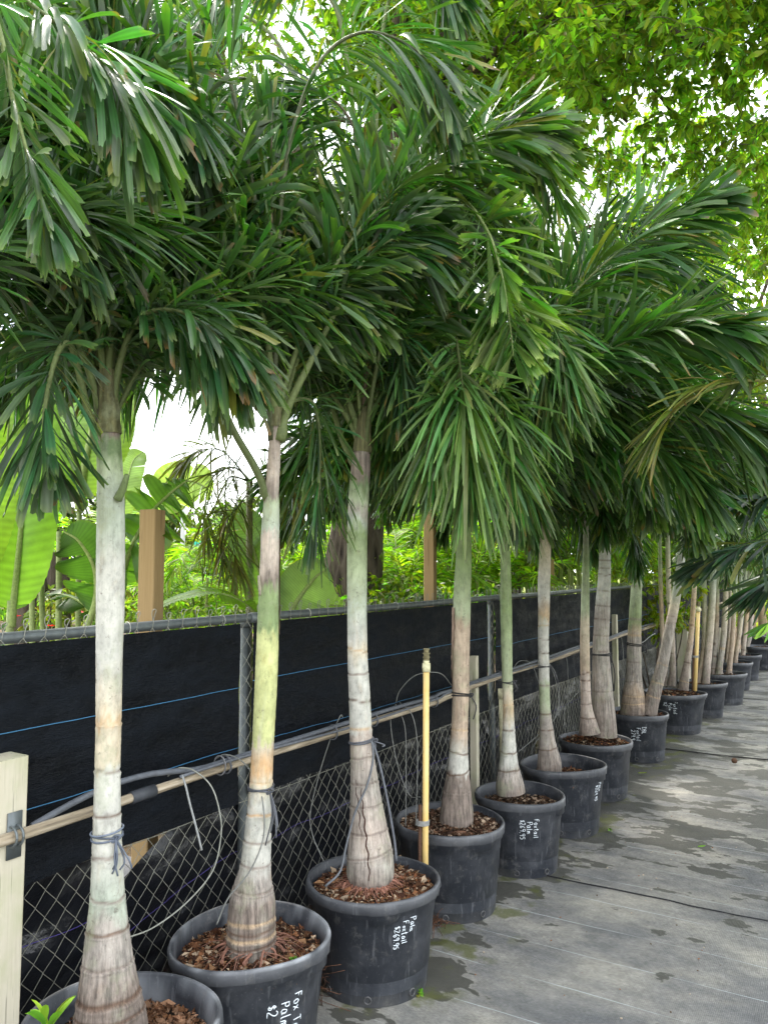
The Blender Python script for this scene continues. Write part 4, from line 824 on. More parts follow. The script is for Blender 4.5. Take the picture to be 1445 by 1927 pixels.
def stem(parent,pts,d,seed,green=False,ns=16,step=.014):
    pts=[(a,b,c*.86) for a,b,c in pts]
    ys=[p[1] for p in pts]; a,b=max(ys),min(ys); rng=np.random.default_rng(seed); cl=['bf','tan','pk','c'] 
    z=[(a,'br',.7),(a-(a-b)*.2,rng.choice(['bf','gr','pk']),.4),(a-(a-b)*.45,rng.choice(cl),.3),(a-(a-b)*.7,rng.choice(['g','gw','gg'] if green else ['gw','c','g']),.2),(b,rng.choice(['g','gg','gw']),.1)]
    rg=[(a-(a-b)*f,rng.choice(['br','dk','tan'])) for f in np.linspace(.05,.5,rng.integers(3,8))]
    palm_trunk(parent,pts,d,z,rg,seed,ns=ns,step=step,name='stem')
stem(p9,[(1284,1298,24),(1286,1285,21),(1292,1250,15),(1299,1200,12),(1305,1120,10),(1309,1040,8),(1312,980,6)],d,71)
stem(p9,[(1262,1290,18),(1265,1260,13),(1264,1200,11),(1258,1120,11),(1256,1040,10),(1256,980,8)],d+.15,72)
stem(p9,[(1248,1290,18),(1250,1255,13),(1246,1200,10),(1243,1120,9),(1241,1040,8),(1240,960,7)],d+.2,73)
crown(p9,Wp(1310,1010,d),[(0,3,.85),(-60,4,.85),(60,4,.85),(200,5,.8),(120,3,.9),(300,5,.8)],libC)
crown(p9,Wp(1256,990,d+.15),[(180,4,.8),(-90,5,.75),(60,3,.85),(240,5,.75),(120,2,.9),(0,1,.9),(300,6,.7)],libC)
# ---- remaining palms of the row
FARN=['slim leaning palm stems in the plain pot past the smudged pot','three thin ringed palm stems in the scuffed pot','brown stemmed palm in the third pot past the far yellow pipe','thin dark stemmed palm in the fourth pot past the far yellow pipe','thin palm stems in the last small pot before the grey ones']
specs=[[(1326,1288,1338,1150,1345,1000,15),(1312,1290,1325,1200,1322,1020,12)],[(1352,1262,1362,1180,1368,1020,12),(1340,1262,1347,1180,1350,1020,11),(1371,1262,1378,1190,1385,1060,10)],[(1382,1246,1392,1180,1404,1060,9),(1366,1250,1372,1180,1374,1060,8)],[(1396,1238,1402,1180,1412,1060,9)],[(1402,1232,1412,1180,1416,1060,9),(1386,1234,1390,1180,1394,1060,8)]]
for i,sp in enumerate(specs):
    dd=dp[9+i]; pp=palm(FARN[i],pc[9+i])
    for j,s in enumerate(sp):
        stem(pp,[(s[0],s[1]+8,s[6]*1.6),(s[0]+1,s[1]-8,s[6]*1.15),(s[2],s[3],s[6]),(s[4],s[5],s[6]*.7)],dd+.05*j,100+10*i+j,ns=12,step=.03)
        c=Wp(s[4],s[5],dd+.05*j)
        for az in range(0,360,60): crown(pp,c,[(az+RNG.uniform(-20,20),int(RNG.integers(2,7)),.95)],libC)
        crown(pp,c,[(100,0,1.),(180,1,1.),(0,1,1.)],libC)
FARL=['palm with two thick ringed trunks in the faded grey pot','palm with thick pale trunk in the grey pot at the right edge','dark stemmed palm behind the faded grey pot','palm in the last grey pot in the distance','palm in the dark pot in the distance']
for i,(c,r,h,lb) in enumerate(far):
    pp=palm(FARL[i],c,z=h-.06,group='palms at the far end of the row')
    for j in range(2 if i!=2 else 3):
        x=c[0]+(j-.5)*.22; y=c[1]+.05*j; rng=np.random.default_rng(200+i*5+j); dd=depth_of((x,y,.4)); 
        def pj(p):
            q=A(p)-A([0,0,CAMH]); dz=q@Fv; return CX+FPX*(q@Rv)/dz, CY-FPX*(q@Uv)/dz
        lean=rng.normal(0,.06); pts=[]
        for z,w in ((h-.08,.26),(h+.05,.21),(.9,.15),(1.4,.13),(1.95,.10)):
            u,v=pj((x+lean*(z-.4),y,z)); pts.append((u,v,w*FPX/dd))
        palm_trunk(pp,pts,dd,[(pts[0][1],'bf',.5),(pts[2][1],'tan',.4),(pts[3][1],'w',.2),(pts[4][1],'g',.1)],[(v,'tan',.01) for v in np.linspace(pts[0][1],pts[3][1],9)],300+i*5+j,ns=14,step=.03)
        cc=(x+lean*1.5,y,1.95)
        for az in range(0,360,45): crown(pp,cc,[(az+RNG.uniform(-20,20),int(RNG.integers(1,6)),1.15)],libC)

# ---- palms on the right-hand side of the path (their fronds reach into the picture)
RL=['nearest palm on the right side of the path, standing outside the right edge','right hand palm whose yellowing frond arches in at the right edge','right hand palm whose dark fronds fan in at mid height on the right edge','right hand palm further down the path with dark fronds','most distant palm on the right side of the path']
RP=[(1.05,3.0),(1.0,4.7),(.95,6.3),(.9,8.2),(.8,10.4)]
for i,(x,y) in enumerate(RP):
    pot((x,y),'black pot right of the path under the '+['nearest right hand palm','palm with the yellowing frond','dark fan fronded palm','fourth right hand palm','most distant right hand palm'][i],seed=80+i,near=False,chips=0,group='black pots on the right side of the path')
    pp=palm(RL[i],(x,y),group='palms on the right side of the path',name='palm',z=.36)
    mb=MB(); hh=[2.1,2.0,1.5,1.5,1.7][i]; Pz=np.linspace(.34,hh,40); tube(mb,np.stack([x+0*Pz,y+0*Pz,Pz],-1),.05+.05*np.exp(-(Pz-.34)*6),18,np.hstack([np.tile(A([.38,.34,.28]),(40,1)),np.full((40,1),.4)])); mb.obj('trunk',M['trunk'],pp)
    azs=[(185,3,1.),(150,2,1.),(215,4,1.),(90,3,1.),(0,3,1.),(-60,3,1.),(270,2,1.),(45,2,1.),(120,5,1.)]
    if i==0: azs=[(95,3,1.),(0,3,1.),(-60,3,1.),(45,2,1.)]
    crown(pp,(x,y,hh),azs,libB if i<3 else libC)
    if i==1:
        rr9=np.random.default_rng(77)
        frond_obj(pp,[(x,y,hh),Wp(1620,760,3.2),Wp(1470,720,3.3),Wp(1370,722,3.35),Wp(1280,765,3.4),Wp(1235,830,3.4)],90,.32,.015,rr9,K=6,nc=3,kind='slim',plume=.05,base=(.09,.13,.02),tip=(.35,.22,.05),rr=.012,t0=.25,droop=.4,rcol=(.30,.30,.10))
        frond_obj(pp,[(x,y,hh),Wp(1700,650,3.2),Wp(1560,560,3.3),Wp(1470,600,3.4),Wp(1420,690,3.4)],50,.34,.018,rr9,K=6,nc=3,kind='slim',plume=.05,base=(.06,.10,.02),rr=.012,t0=.25,droop=.3,rcol=(.30,.30,.10))
    if i==2:
        rr9=np.random.default_rng(78)
        for k,pts in enumerate([[(1560,900,5.3),(1460,930,5.3),(1390,950,5.3),(1330,985,5.3)],[(1560,960,5.),(1470,1010,5.),(1390,1030,5.),(1330,1060,5.)],[(1560,820,5.6),(1470,830,5.6),(1380,860,5.6),(1330,900,5.6)],[(1560,760,6.),(1470,790,6.),(1400,830,6.)],[(1560,1060,5.6),(1480,1080,5.6),(1420,1110,5.6)]]):
            frond_obj(pp,[(x,y,hh)]+[Wp(*q_) for q_ in pts],100,.40,.036,rr9,K=6,nc=3,kind=('slim','fox')[k%2],plume=.3,base=(.024,.065,.036),rr=.012,t0=.2,droop=.25,ang=(62,15))
    if i==0:
        rr9=np.random.default_rng(79)
        frond_obj(pp,[(x,y,hh),Wp(1900,1100,2.9),Wp(1600,1120,3.1),Wp(1500,1150,3.2),Wp(1440,1180,3.2)],34,.16,.02,rr9,K=5,nc=3,plume=.2,base=(.10,.26,.03),rr=.008,t0=.3,droop=.2,kind='slim')

# ------------------------------------------------ chain link fence
XF=-2.3; railz=lambda y:1.50+.005*(y-2.6)
fence=thing('chain_link_fence','galvanised chain link fence with top rail running the whole length behind the pots','fence',(XF,2.6,0))
mb=MB(); ys=np.linspace(-.5,20.5,60); tube(mb,np.stack([ys*0+XF,ys,railz(ys)+.004*snoise(ys,ys*0)],-1),.019,12,(.4,.4,.4)); mb.obj('top_rail',M['galv'],fence)
for y in (-.35,2.6558,5.3834,8.4,11.4,14.4,17.4,20.4):
    mb=MB(); tube(mb,[(XF-.045,y,0),(XF-.045,y,.7),(XF-.045,y,railz(y)-.015)],.024,14,(.4,.4,.4)); mb.obj('post',M['galv'],fence)
    mb=MB(); tube(mb,[(XF-.045,y,railz(y)-.045),(XF-.045,y,railz(y)-.005)],.028,14); tube(mb,[(XF,y-.03,railz(y)),(XF,y+.03,railz(y))],.0235,12); mb.obj('post_cap',M['galv'],fence)
mb=MB(); pw,ph=.038,.043; zs=np.arange(.03,1.50,ph); 
for k,y in enumerate(np.arange(.4,14.,pw)):
    zz=zs; n=len(zz); s=((np.arange(n)+k)%2)
    yy=y+np.where(s==0,-pw/2,pw/2)*1.05
    if k%1==0:
        P_=np.stack([XF+.022+.0025*np.where(np.arange(n)%2==0,1,-1)+.004*snoise(yy*2,zz*2,0,1),yy,zz],-1)
    tube(mb,P_,.0017 if y<6 else .0022,4,(.4,.4,.35))
mb.obj('mesh_wire',M['wire'],fence,kind='stuff')
mb=MB()
for k,y in enumerate(np.arange(.4,17.5,.076)):
    z0=railz(y)+.01; w_=.014; h_=.042+.008*math.sin(k*2.1)
    tube(mb,catmull([(XF+.02,y-w_*1.2,z0-.03),(XF+.015,y-w_*.3,z0+h_*.5),(XF+.012,y+w_*.6,z0+h_),(XF+.01,y+w_*.1,z0+h_*1.12),(XF+.006,y-w_*.6,z0+h_*.8),(XF+.002,y+w_,z0-.02)],12),.0017 if y<6 else .0022,4)
mb.obj('wire_knuckles',M['wire'],fence,kind='stuff')
mb=MB(); ys=np.linspace(.4,17,80); tube(mb,np.stack([ys*0+XF+.03,ys,.722+.004*ys*0+.006*snoise(ys*3,ys*0)],-1),.0016,4,(.5,.6,.6)); mb.obj('tension_wire',M['wire'],fence)
for y in (1.95,2.45,3.05,3.9,4.7):
    mb=MB(); a=np.linspace(0,6.283,14); tube(mb,np.stack([XF+.0225*np.cos(a),y+.004*np.sin(a*.5),railz(y)+.0225*np.sin(a)],-1),.0014,4,(.7,.7,.65),cap=False); mb.obj('rail_tie',M['vc'],fence)
# shade cloth panels
def cloth(y0,y1,ztop,zbot,x,label,seed,fold=.009,name='shade_cloth',m='cloth',stripes=(.33,.66),cat='shade cloth',group='black shade cloth panels on the fence'):
    t=thing(name,label,cat,(x,(y0+y1)/2,(zbot(y0)+ztop(y0))/2),group)
    ny=int((y1-y0)/.03); nz_=40; ys=np.linspace(y0,y1,ny); f=np.linspace(0,1,nz_); Yg,Fg=np.meshgrid(ys,f,indexing='ij')
    zt=np.vectorize(ztop)(ys)[:,None]; zb=np.vectorize(zbot)(ys)[:,None]
    Z=zt+(zb-zt)*Fg+.004*snoise(Yg*6,Fg*0,0,seed)*Fg
    sg=np.sin((Yg-y0)/(y1-y0)*math.pi)
    diag=snoise((Yg+Z*.8)*7,(Yg*.3-Z)*3,0,seed+1)
    Xg=x+fold*1.3*snoise(Yg*3.4,Z*3,0,seed)*(.3+Fg)+fold*.5*diag
    mb=MB(); grid(mb,np.stack([Xg,Yg,Z],-1)); mb.obj('cloth_panel',M[m],t)
    for s in stripes:
        k=int(s*(nz_-1)); mb=MB(); tube(mb,np.stack([Xg[:,k]+.0035,ys,Z[:,k]],-1),.0019,4); mb.obj('blue_thread',M['blue'],t)
    return t
cloth(-.3,2.5230,lambda y:railz(y)-.018,lambda y:.728,XF+.042,'black shade cloth panel left of the grey fence post, three fine blue lines',1,stripes=(.36,.715))
cloth(2.6005,5.1124,lambda y:railz(y)-.018,lambda y:.735,XF+.044,'black shade cloth panel right of the grey fence post, behind the yellow pipe',2,fold=.009,stripes=(.34,.70))
cloth(5.2429,11.2,lambda y:railz(y)-.018,lambda y:.74,XF+.05,'long black shade cloth panel behind the middle pots',3,fold=.013,stripes=(.45,))
cloth(11.35,17.4,lambda y:railz(y)-.01,lambda y:.35,XF+.04,'far black shade cloth panel hanging in loose folds',4,fold=.03,stripes=(.5,))
def lowsheet(y0,y1,zf,label,seed,x=XF-.05):
    t=thing('ground_sheet',label,'plastic sheet',(x,(y0+y1)/2,0),'dark sheets behind the lower fence mesh')
    ny=int((y1-y0)/.04); ys=np.linspace(y0,y1,ny); f=np.linspace(0,1,34); Yg,Fg=np.meshgrid(ys,f,indexing='ij')
    zt=np.array([zf(v) for v in ys])[:,None]; Z=zt*(1-Fg)+.0
    Xg=x-.02*Fg+.035*snoise(Yg*3,Z*7,0,seed)+.018*snoise(Yg*9+Z*5,Z*12,0,seed+2)-.03
    mb=MB(); grid(mb,np.stack([Xg,Yg,Z],-1)); mb.obj('sheet',M['plastic'],t)
    mb=MB(); k=14; tube(mb,np.stack([Xg[:,k]+.004,ys,Z[:,k]],-1),.0015,4,(.08,.06,.25)); mb.obj('thread',M['flat'],t)
lowsheet(-.3,1.92,lambda y:.80,'crumpled dark sheet behind the mesh left of the first trunk',5)
lowsheet(1.90,6.5,lambda y:min(.80,.50+.46*max(0,(y-1.92))**.8),'black sheet sloping down behind the mesh, its top edge slanting',6)
lowsheet(6.5,17,lambda y:.8,'black sheet behind the far part of the mesh',7)

# pine posts behind
def sqpost(name,label,x,y,w,z1,m,cat='post',rot=0.,group=None,z0=0.):
    t=thing(name,label,cat,(x,y,z0),group); c,s=math.cos(rot),math.sin(rot)
    mb=MB(); b=.004; n=12
    ring=[(-1,-1+.1),(-1+.1,-1),(1-.1,-1),(1,-1+.1),(1,1-.1),(1-.1,1),(-1+.1,1),(-1,1-.1)]
    zs_=list(np.linspace(z0,z1,n)); V=[]
    for i,z in enumerate(zs_):
        V.append([(x+(u*c-v*s)*w/2,y+(u*s+v*c)*w/2,z) for u,v in ring])
    grid(mb,A(V),(.5,.4,.3),0,True); V=A(V[-1]); Vc=np.vstack([V.mean(0)+A([0,0,.003]),V]); mb.add(Vc,None,[(0,1+i,1+(i+1)%8) for i in range(8)])
    mb.obj('timber',M[m],t,smooth=False); return t
GP='pine posts beyond the fence'
sqpost('wooden_post','orange pine post standing beyond the fence between the first two palms',*tuple(Wp(280,1300,3.35)[:2]),.080,Wp(280,960,3.35)[2],'pine',rot=.25,group=GP)
sqpost('wooden_post','pine post beyond the fence left of the bright drooping palm',*tuple(Wp(810,1200,6.2)[:2]),.085,Wp(810,960,6.2)[2],'pine',rot=.2,group=GP)
sqpost('wooden_post','short orange pine post beyond the fence beside the slim pale palm',*tuple(Wp(1038,1150,8.2)[:2]),.06,Wp(1038,1053,8.2)[2],'pine',rot=.3,group=GP)

# weathered post front left, stakes, long pole, hoses
XB=-2.08; bz=lambda y:.95+.0155*(y-1.4) if y>4 else .95+.006*(y-1.4)
XP=XB-.055
t=sqpost('wooden_post','weathered grey green square post at the left edge holding the long pole',XP-.005,1.385,.095,1.165,'oldwood',rot=0.0)
mb=MB(); 
a=np.linspace(0,6.283,16)
for yy in (1.375,1.395): tube(mb,np.stack([XB+.028*np.cos(a),yy+0*a,.95+.028*np.sin(a)],-1),.004,5,(.55,.55,.52),cap=False)
box(mb,(XP+.047,1.39,.95),(.004,.045,.13),col=(.5,.5,.48)); mb.obj('pipe_bracket',M['galv'],t)
pole=thing('long_pole','long weathered pole strung level along the whole row behind the trunks','pole',(XB,1.4,.95))
mb=MB(); ys=np.linspace(.3,17,150); z=A([bz(v) for v in ys]); z=.5*(z+A([bz(max(v-.4,.3)) for v in ys])); 
rr=.0165+.0015*np.sin(ys*2.1); tube(mb,np.stack([XB+.01*snoise(ys*.8,ys*0),ys,z+.012*snoise(ys*.9,ys*0,0,4)],-1),rr,12,(.4,.35,.25)); mb.obj('pole_shaft',M['pole'],pole)
zc=lambda y: .5*(bz(y)+bz(max(y-.4,.3)))+.012*float(snoise(A([y*.9]),A([0.]),0,4)[0])
xc=lambda y: XB+.01*float(snoise(A([y*.8]),A([0.]))[0])
mb=MB(); tube(mb,[(xc(1.86),1.80,zc(1.8)),(xc(1.86),1.90,zc(1.9))],.021,12,(.05,.055,.065)); mb.obj('pipe_joint',M['hose'],pole)
for j,(yy) in enumerate((2.25,2.95,3.3,3.95,4.9,5.6,6.6)):
    mb=MB(); a=np.linspace(0,12.56,26); tube(mb,np.stack([xc(yy)+.026*np.cos(a),yy+.004*a/6,zc(yy)+.008+.034*np.sin(a)],-1),.0028,5,(.12,.125,.14)); mb.obj('binding',M['hose'],pole)
# black water hose lying along the pole
def along(ys,dx,dz): return np.stack([A([xc(v) for v in ys])+dx,ys,A([zc(v) for v in ys])+dz],-1)
ys=np.linspace(1.45,12,170)
P_=along(ys,.004,.029+.006*np.sin(ys*2.3)); e=np.clip((1.95-ys)/.5,0,1); P_[:,2]-=.02*e**2-.045*np.sin(np.clip((2.1-ys)/.65,0,1)*math.pi)*.9; P_[:,0]-=.02*e
mb=MB(); tube(mb,P_,.0105,8,A([.11,.12,.14])); tag(mb.obj('water_hose',M['hose']),'faded black water hose lying along the top of the long pole','hose')
ys=np.linspace(2.0,9,120); mb=MB(); tube(mb,along(ys,.020,.018+.007*np.sin(ys*3.1+1)),.006,6,A([.13,.14,.16])); tag(mb.obj('water_hose',M['hose']),'thinner grey hose strapped beside the faded black hose on the long pole','hose')
GD='thin drip tubes looping off the long pole'
def drip(pts,label,r=.0026,col=(.20,.205,.19)):
    mb=MB(); tube(mb,catmull([Wp(*p) for p in pts],60),r,6,A(col)); tag(mb.obj('drip_tube',M['hose']),label,'drip tube',GD)
def db(px,py,x=XB):   # depth where the ray meets the plane of the pole
    r=Fv+Rv*(px-CX)/FPX-Uv*(py-CY)/FPX; return x/r[0]*(r@HF_)
q=db(340,1460)
drip([(316,1461,q),(335,1446,q-.01),(365,1450,q-.03),(398,1480,q-.05),(414,1530,q-.06),(416,1575,q-.06),(400,1640,q-.08),(350,1700,q-.12),(290,1745,q-.2),(240,1765,q-.3)],'pale drip tube looping down between the first two trunks in a wide arc',.0027,(.27,.275,.24))
q=db(430,1430)
drip([(405,1428,q),(425,1420,q-.02),(455,1432,q-.05),(484,1470,q-.14),(496,1520,dp[1]-.07),(495,1580,dp[1]-.08),(470,1640,dp[1]-.1),(430,1690,dp[1]-.12),(408,1740,dp[1]-.13)],'grey drip tube crossing in front of the yellow green trunk into its pot')
q=db(640,1355)
drip([(645,1350,q),(640,1348,q-.02),(622,1390,q-.02),(600,1460,q-.02),(584,1530,q-.02),(588,1570,q-.03),(602,1605,q-.06),(610,1622,q-.08)],'straight grey drip tube dropping left of the cracked trunk')
q=db(760,1320)
drip([(745,1322,q),(752,1300,q-.02),(775,1275,q-.06),(800,1266,q-.1),(830,1268,q-.06),(850,1290,q)],'drip tube arching over behind the top of the yellow pipe')
drip([(745,1325,q),(735,1360,q-.02),(748,1440,q-.05),(770,1495,q-.1),(790,1500,q-.15)],'drip tube curving down just left of the yellow pipe')
drip([(748,1330,q),(762,1370,q-.03),(764,1450,q-.06),(763,1560,q-.12),(761,1640,q-.16)],'drip tube hanging straight into the unmarked pot')
drip([(752,1322,q),(775,1345,q-.03),(785,1400,q-.05),(784,1500,q-.1),(780,1600,q-.14)],'right one of the drip tubes hanging beside the yellow pipe')
q=db(970,1265)
drip([(965,1258,q),(978,1244,q-.02),(1000,1250,q-.05),(1015,1290,q-.08)],'short drip tube hump left of the slim pale trunk')
drip([(1010,1250,q+.3),(1022,1238,q+.25),(1040,1265,q+.2),(1050,1310,q+.2),(1045,1350,q+.1),(1010,1385,q+.1),(975,1415,q-.1)],'drip tube loop hanging round the slim pale trunk')
drip([(1030,1245,q+.3),(1046,1270,q+.2),(1052,1320,q+.15),(1035,1365,q+.1),(1005,1400,q),(998,1430,q)],'inner drip tube loop beside the slim pale trunk')
q=db(1065,1235)
drip([(1062,1231,q),(1067,1250,q-.03),(1069,1320,q-.08),(1069,1400,q-.15)],'straight drip tube falling between the slim pale palm and the double palm')
drip([(1110,1285,q+.3),(1080,1310,q+.2),(1063,1335,q+.1),(1062,1365,q)],'drip tube rising to the double palm')
q=db(1170,1200)
drip([(1168,1196,q),(1172,1230,q-.05),(1172,1290,q-.1),(1165,1360,q-.2)],'drip tube falling in front of the DBL pot')
drip([(1195,1215,q+.5),(1210,1208,q+.5),(1222,1198,q+.6),(1232,1192,q+.7)],'pale drip tube strand sagging under the pole past the DBL palm',.004,(.4,.4,.4))
t=thing('zip_tie','frosted strap dangling off the long pole between the first two trunks','strap',(xc(2.22),2.22,zc(2.22)))
mb=MB(); q=db(345,1460); tube(mb,catmull([Wp(343,1458,q-.03),Wp(350,1480,q-.05),Wp(357,1510,q-.05),Wp(369,1555,q-.05),Wp(380,1600,q-.05)],16),.004,5,(.33,.34,.34)); mb.obj('strap_end',M['hose'],t); mb=MB()
a=np.linspace(0,6.283,14); tube(mb,np.stack([xc(2.22)+.03*np.cos(a),2.22+0*a,zc(2.22)+.012+.036*np.sin(a)],-1),.003,5,(.2,.2,.21),cap=False); mb.obj('strap_loop',M['hose'],t)
# first trunk tie
d=dp[0]
P,R,Y=interp_path([(203,1740,75),(203,1680,62),(202,1600,55),(202,1540,50),(203,1440,46)],d,.006)
strap(P,R,Y,1572,'blue grey twine knotted round the nearest trunk with loose ends',6,31,turns=3,col=(.11,.13,.17),length=.10,th_knot=.7)

# stakes
def stake(px,ytop,y,x,w,label,m='oldwood',z0=0.):
    z=CAMH-(ytop-1078)/FPX*depth_of((x,y,1.2)); return sqpost('wooden_stake',label,x,y,w,z,m,'stake',group='wooden stakes along the pole',rot=0)
def ypos(px,x):
    r=Fv+Rv*(px-CX)/FPX; return r[1]/r[0]*x
stake(890,1232,ypos(889,-2.13),-2.13,.045,'greenish grey stake behind the trunk by the yellow pipe')
stake(1151,1156,ypos(1151,-2.13),-2.13,.05,'pale wooden stake right of the thick grey double palm')
stake(1275,1180,ypos(1277,-2.13),-2.13,.16,'broad pale board behind the thin stems in the smudged pot',m='oldwood')
stake(1345,1180,ypos(1345,-2.13),-2.13,.06,'narrow stake among the far stems')
mb=MB(); y_=ypos(939,-2.2); tube(mb,[(-2.2,y_,0),(-2.2,y_,.5),(-2.2,y_,.86)],.018,12,(.36,.34,.22)); tube(mb,[(-2.2,y_,.80),(-2.2,y_,.87)],.023,12,(.36,.34,.22)); tag(mb.obj('pipe_stub',M['vc']),'short khaki pipe stub standing behind the pot with the muddy band','pipe')
def ypipe(top,base,d,r,label,zc_=None):
    t=thing('sprinkler_pipe',label,'pipe',tuple(Wp(base[0],base[1],d)),'yellow sprinkler riser pipes'); a,b=Wp(*base,d),Wp(*top,d); u=nrm(b-a)
    L_=np.linalg.norm(b-a); mb=MB(); tube(mb,[a,a+u*L_*.5,b],r,14); mb.obj('riser',M['yellow'],t)
    mb=MB(); tube(mb,[b-u*.005,b+u*.035],r*1.28,14,(.70,.66,.42)); tube(mb,[b+u*.03,b+u*.048],r*.95,12,(.70,.66,.42)); mb.obj('coupling',M['vc'],t)
    mb=MB()
    for z0,z1,rr in ((.048,.060,.95),(.060,.066,1.15),(.066,.078,.9),(.078,.083,1.2),(.083,.098,.8),(.098,.104,1.05)): tube(mb,[b+u*z0,b+u*z1],r*rr,10,(.22,.19,.10))
    mb.obj('brass_nozzle',M['vc'],t); 
    s=-Rv*(r+.010)-Fv*0; p=a+u*L_*.42; mb=MB(); tube(mb,[a+s,p*.5+a*.5+s,p+s+u*.09],.0085,8); mb.obj('rebar',M['rust'],t)
    mb=MB(); aa=np.linspace(0,6.283,24); 
    for k in range(4): tube(mb,p+u*(.006*k)+s*.5+Rv*((r+.014)*np.cos(aa))[:,None]+Fv*((r+.004)*np.sin(aa))[:,None],.003,5,(.30,.30,.29),cap=False)
    mb.obj('tape_band',M['vc'],t); return t
dpi=3.70
# foot on the ground plane behind the third pot
gy=gpy(dpi)
ypipe((802,1262),(799,gy-6),dpi,.0150,'tall yellow pipe with a brass nozzle standing between the third and fourth pots')
dd=dp[8]-.17
ypipe((1313,1150),(1307,1300),dd,.020,'far yellow pipe rising beside the pot with smudged writing')

# ------------------------------------------------ small plants and litter on the ground
def rosette(loc,label,n,L_,w,col,seed,el=(30,80),name='weed',cat='weed',group='small weeds by the pots',tip=None):
    rng=np.random.default_rng(seed); t=thing(name,label,cat,tuple(loc),group)
    o=np.tile(A(loc,float),(n,1))+rng.normal(0,.004,(n,3))*A([1,1,0]); az=rng.uniform(0,6.283,n); e=np.radians(rng.uniform(*el,n))
    d_=np.stack([np.cos(e)*np.cos(az),np.cos(e)*np.sin(az),np.sin(e)],-1)
    V,q,c=leaflets(o,d_,L_*rng.uniform(.6,1.1,n),w*rng.uniform(.7,1.1,n),np.full(n,.35),rng.normal(0,.3,n),5,3,rng,'areca',col,tip or col,tips=.2)
    mb=MB(); mb.add(V.reshape(-1,3),q,None,c.reshape(-1,3)); mb.obj('leaves',M['weed'],t); return t
def gpt(px,py,z=.01):
    r=Fv+Rv*(px-CX)/FPX-Uv*(py-CY)/FPX; return r*((z-CAMH)/r[2])+A([0,0,CAMH])
rosette(Wp(92,1935,1.95),'bright green strappy grass tuft at the bottom left corner before the first pot',9,.13,.020,(.20,.42,.04),1,(40,75),'grass_tuft','plant')
for i,(px,py,n,l,lb) in enumerate([(786,1868,34,.035,'leafy weed growing from the foot of the cracked trunk pot'),(744,1884,12,.022,'tiny weed sprig at the front foot of the cracked trunk pot'),(902,1703,18,.022,'small weed at the right foot of the unmarked pot'),(1146,1562,14,.02,'small weed on the cloth right of the wide rimmed pot'),(706,1870,4,.05,'thin grass blade beside the front drain hole of the cracked trunk pot')]):
    p=gpt(px,py); rosette(p,lb,n,l,l*.55 if n>4 else .004,(.13,.30,.04),10+i,(10,80))
rosette((pc[1][0]+.13,pc[1][1]-.10,.365),'small clover sprout in the soil of the Fox Tail pot, nearer the front',9,.018,.012,(.16,.36,.05),31,(10,60))
rosette((pc[1][0]+.17,pc[1][1]+.02,.365),'small clover sprout in the Fox Tail pot, further right',8,.016,.011,(.16,.36,.05),32,(10,60))
rosette((pc[5][0]+.1,pc[5][1]-.06,.345),'little green sprout in the dark wide rimmed pot',8,.03,.016,(.16,.36,.05),33,(10,60))
def dry_clump(loc,label,seed,R_=.04,n=60):
    rng=np.random.default_rng(seed); mb=MB()
    for i in range(n):
        p=A(loc)+rng.normal(0,R_*.5,3)*A([1,1,.5])+A([0,0,R_*.4]); e=p+rng.normal(0,R_,3)*A([1,1,.6]); e[2]=max(e[2],.006); tube(mb,catmull([p,(p+e)/2+rng.normal(0,R_*.2,3),e],5),.0012,4,A([.10,.05,.03])*rng.uniform(.6,2))
    tag(mb.obj('dry_litter',M['chip']),label,'dry litter')
dry_clump(gpt(822,1742),'brown dried clump lying right of the cracked trunk pot',1)
dry_clump(Wp(555,1660,3.25)*A([1,1,0])+A([0,0,.03]),'dry brown needles heaped between the second and third pots by the fence',2,.12,200)
# seed ball
p=gpt(1381,1437); mb=MB(); th=np.linspace(0,math.pi,10); ph_=np.arange(14)*2*math.pi/14; Tg,Pg=np.meshgrid(th,ph_,indexing='ij'); rb=.026*(1+.04*np.cos(3*Pg))
grid(mb,np.stack([p[0]+rb*np.sin(Tg)*np.cos(Pg),p[1]+rb*np.sin(Tg)*np.sin(Pg),.036+rb*.92*np.cos(Tg)],-1),(.10,.055,.035),0,True); tag(mb.obj('palm_nut',M['chip']),'round brown nut lying on the ground cloth','nut')
def fleaf(px,py,sz,rot,col,label,name='fallen_leaf'):
    p=gpt(px,py,.014); u=A([math.cos(rot),math.sin(rot),0]); v=A([-u[1],u[0],0]); s=np.linspace(0,1,7); w=np.sin(s*math.pi)**.8*.3
    V=np.stack([p+u*(s*sz)[:,None]+v*(k*w*sz)[:,None]+A([0,0,1.])*(.08*sz*abs(k)+.12*sz*s**2)[:,None] for k in (-1,0,1)],1)
    mb=MB(); grid(mb,V,col); tag(mb.obj(name,M['weed']),label,'leaf','leaves fallen on the ground cloth')
fleaf(1312,1594,.05,.6,(.16,.34,.05),'green leaf fallen on the cloth near the dark wet stains')
fleaf(1200,1455,.07,.2,(.20,.26,.06),'olive leaf fallen on the cloth near the DBL pot')
rng=np.random.default_rng(5); mb=MB()
for i in range(70):
    x=rng.uniform(-1.5,-.5); y=rng.uniform(2.4,6); s=rng.uniform(.002,.0055); box(mb,(x,y,.012),(s*1.5,s,s*.6),np.array([[math.cos(i),math.sin(i),0],[-math.sin(i),math.cos(i),0],[0,0,1]]),col=[(.5,.4,.3),(.12,.08,.05),(.3,.14,.08)][i%3])
o=mb.obj('debris_specks',M['chip'],kind='stuff'); tag(o,'scattered specks of debris on the grey ground cloth','debris')

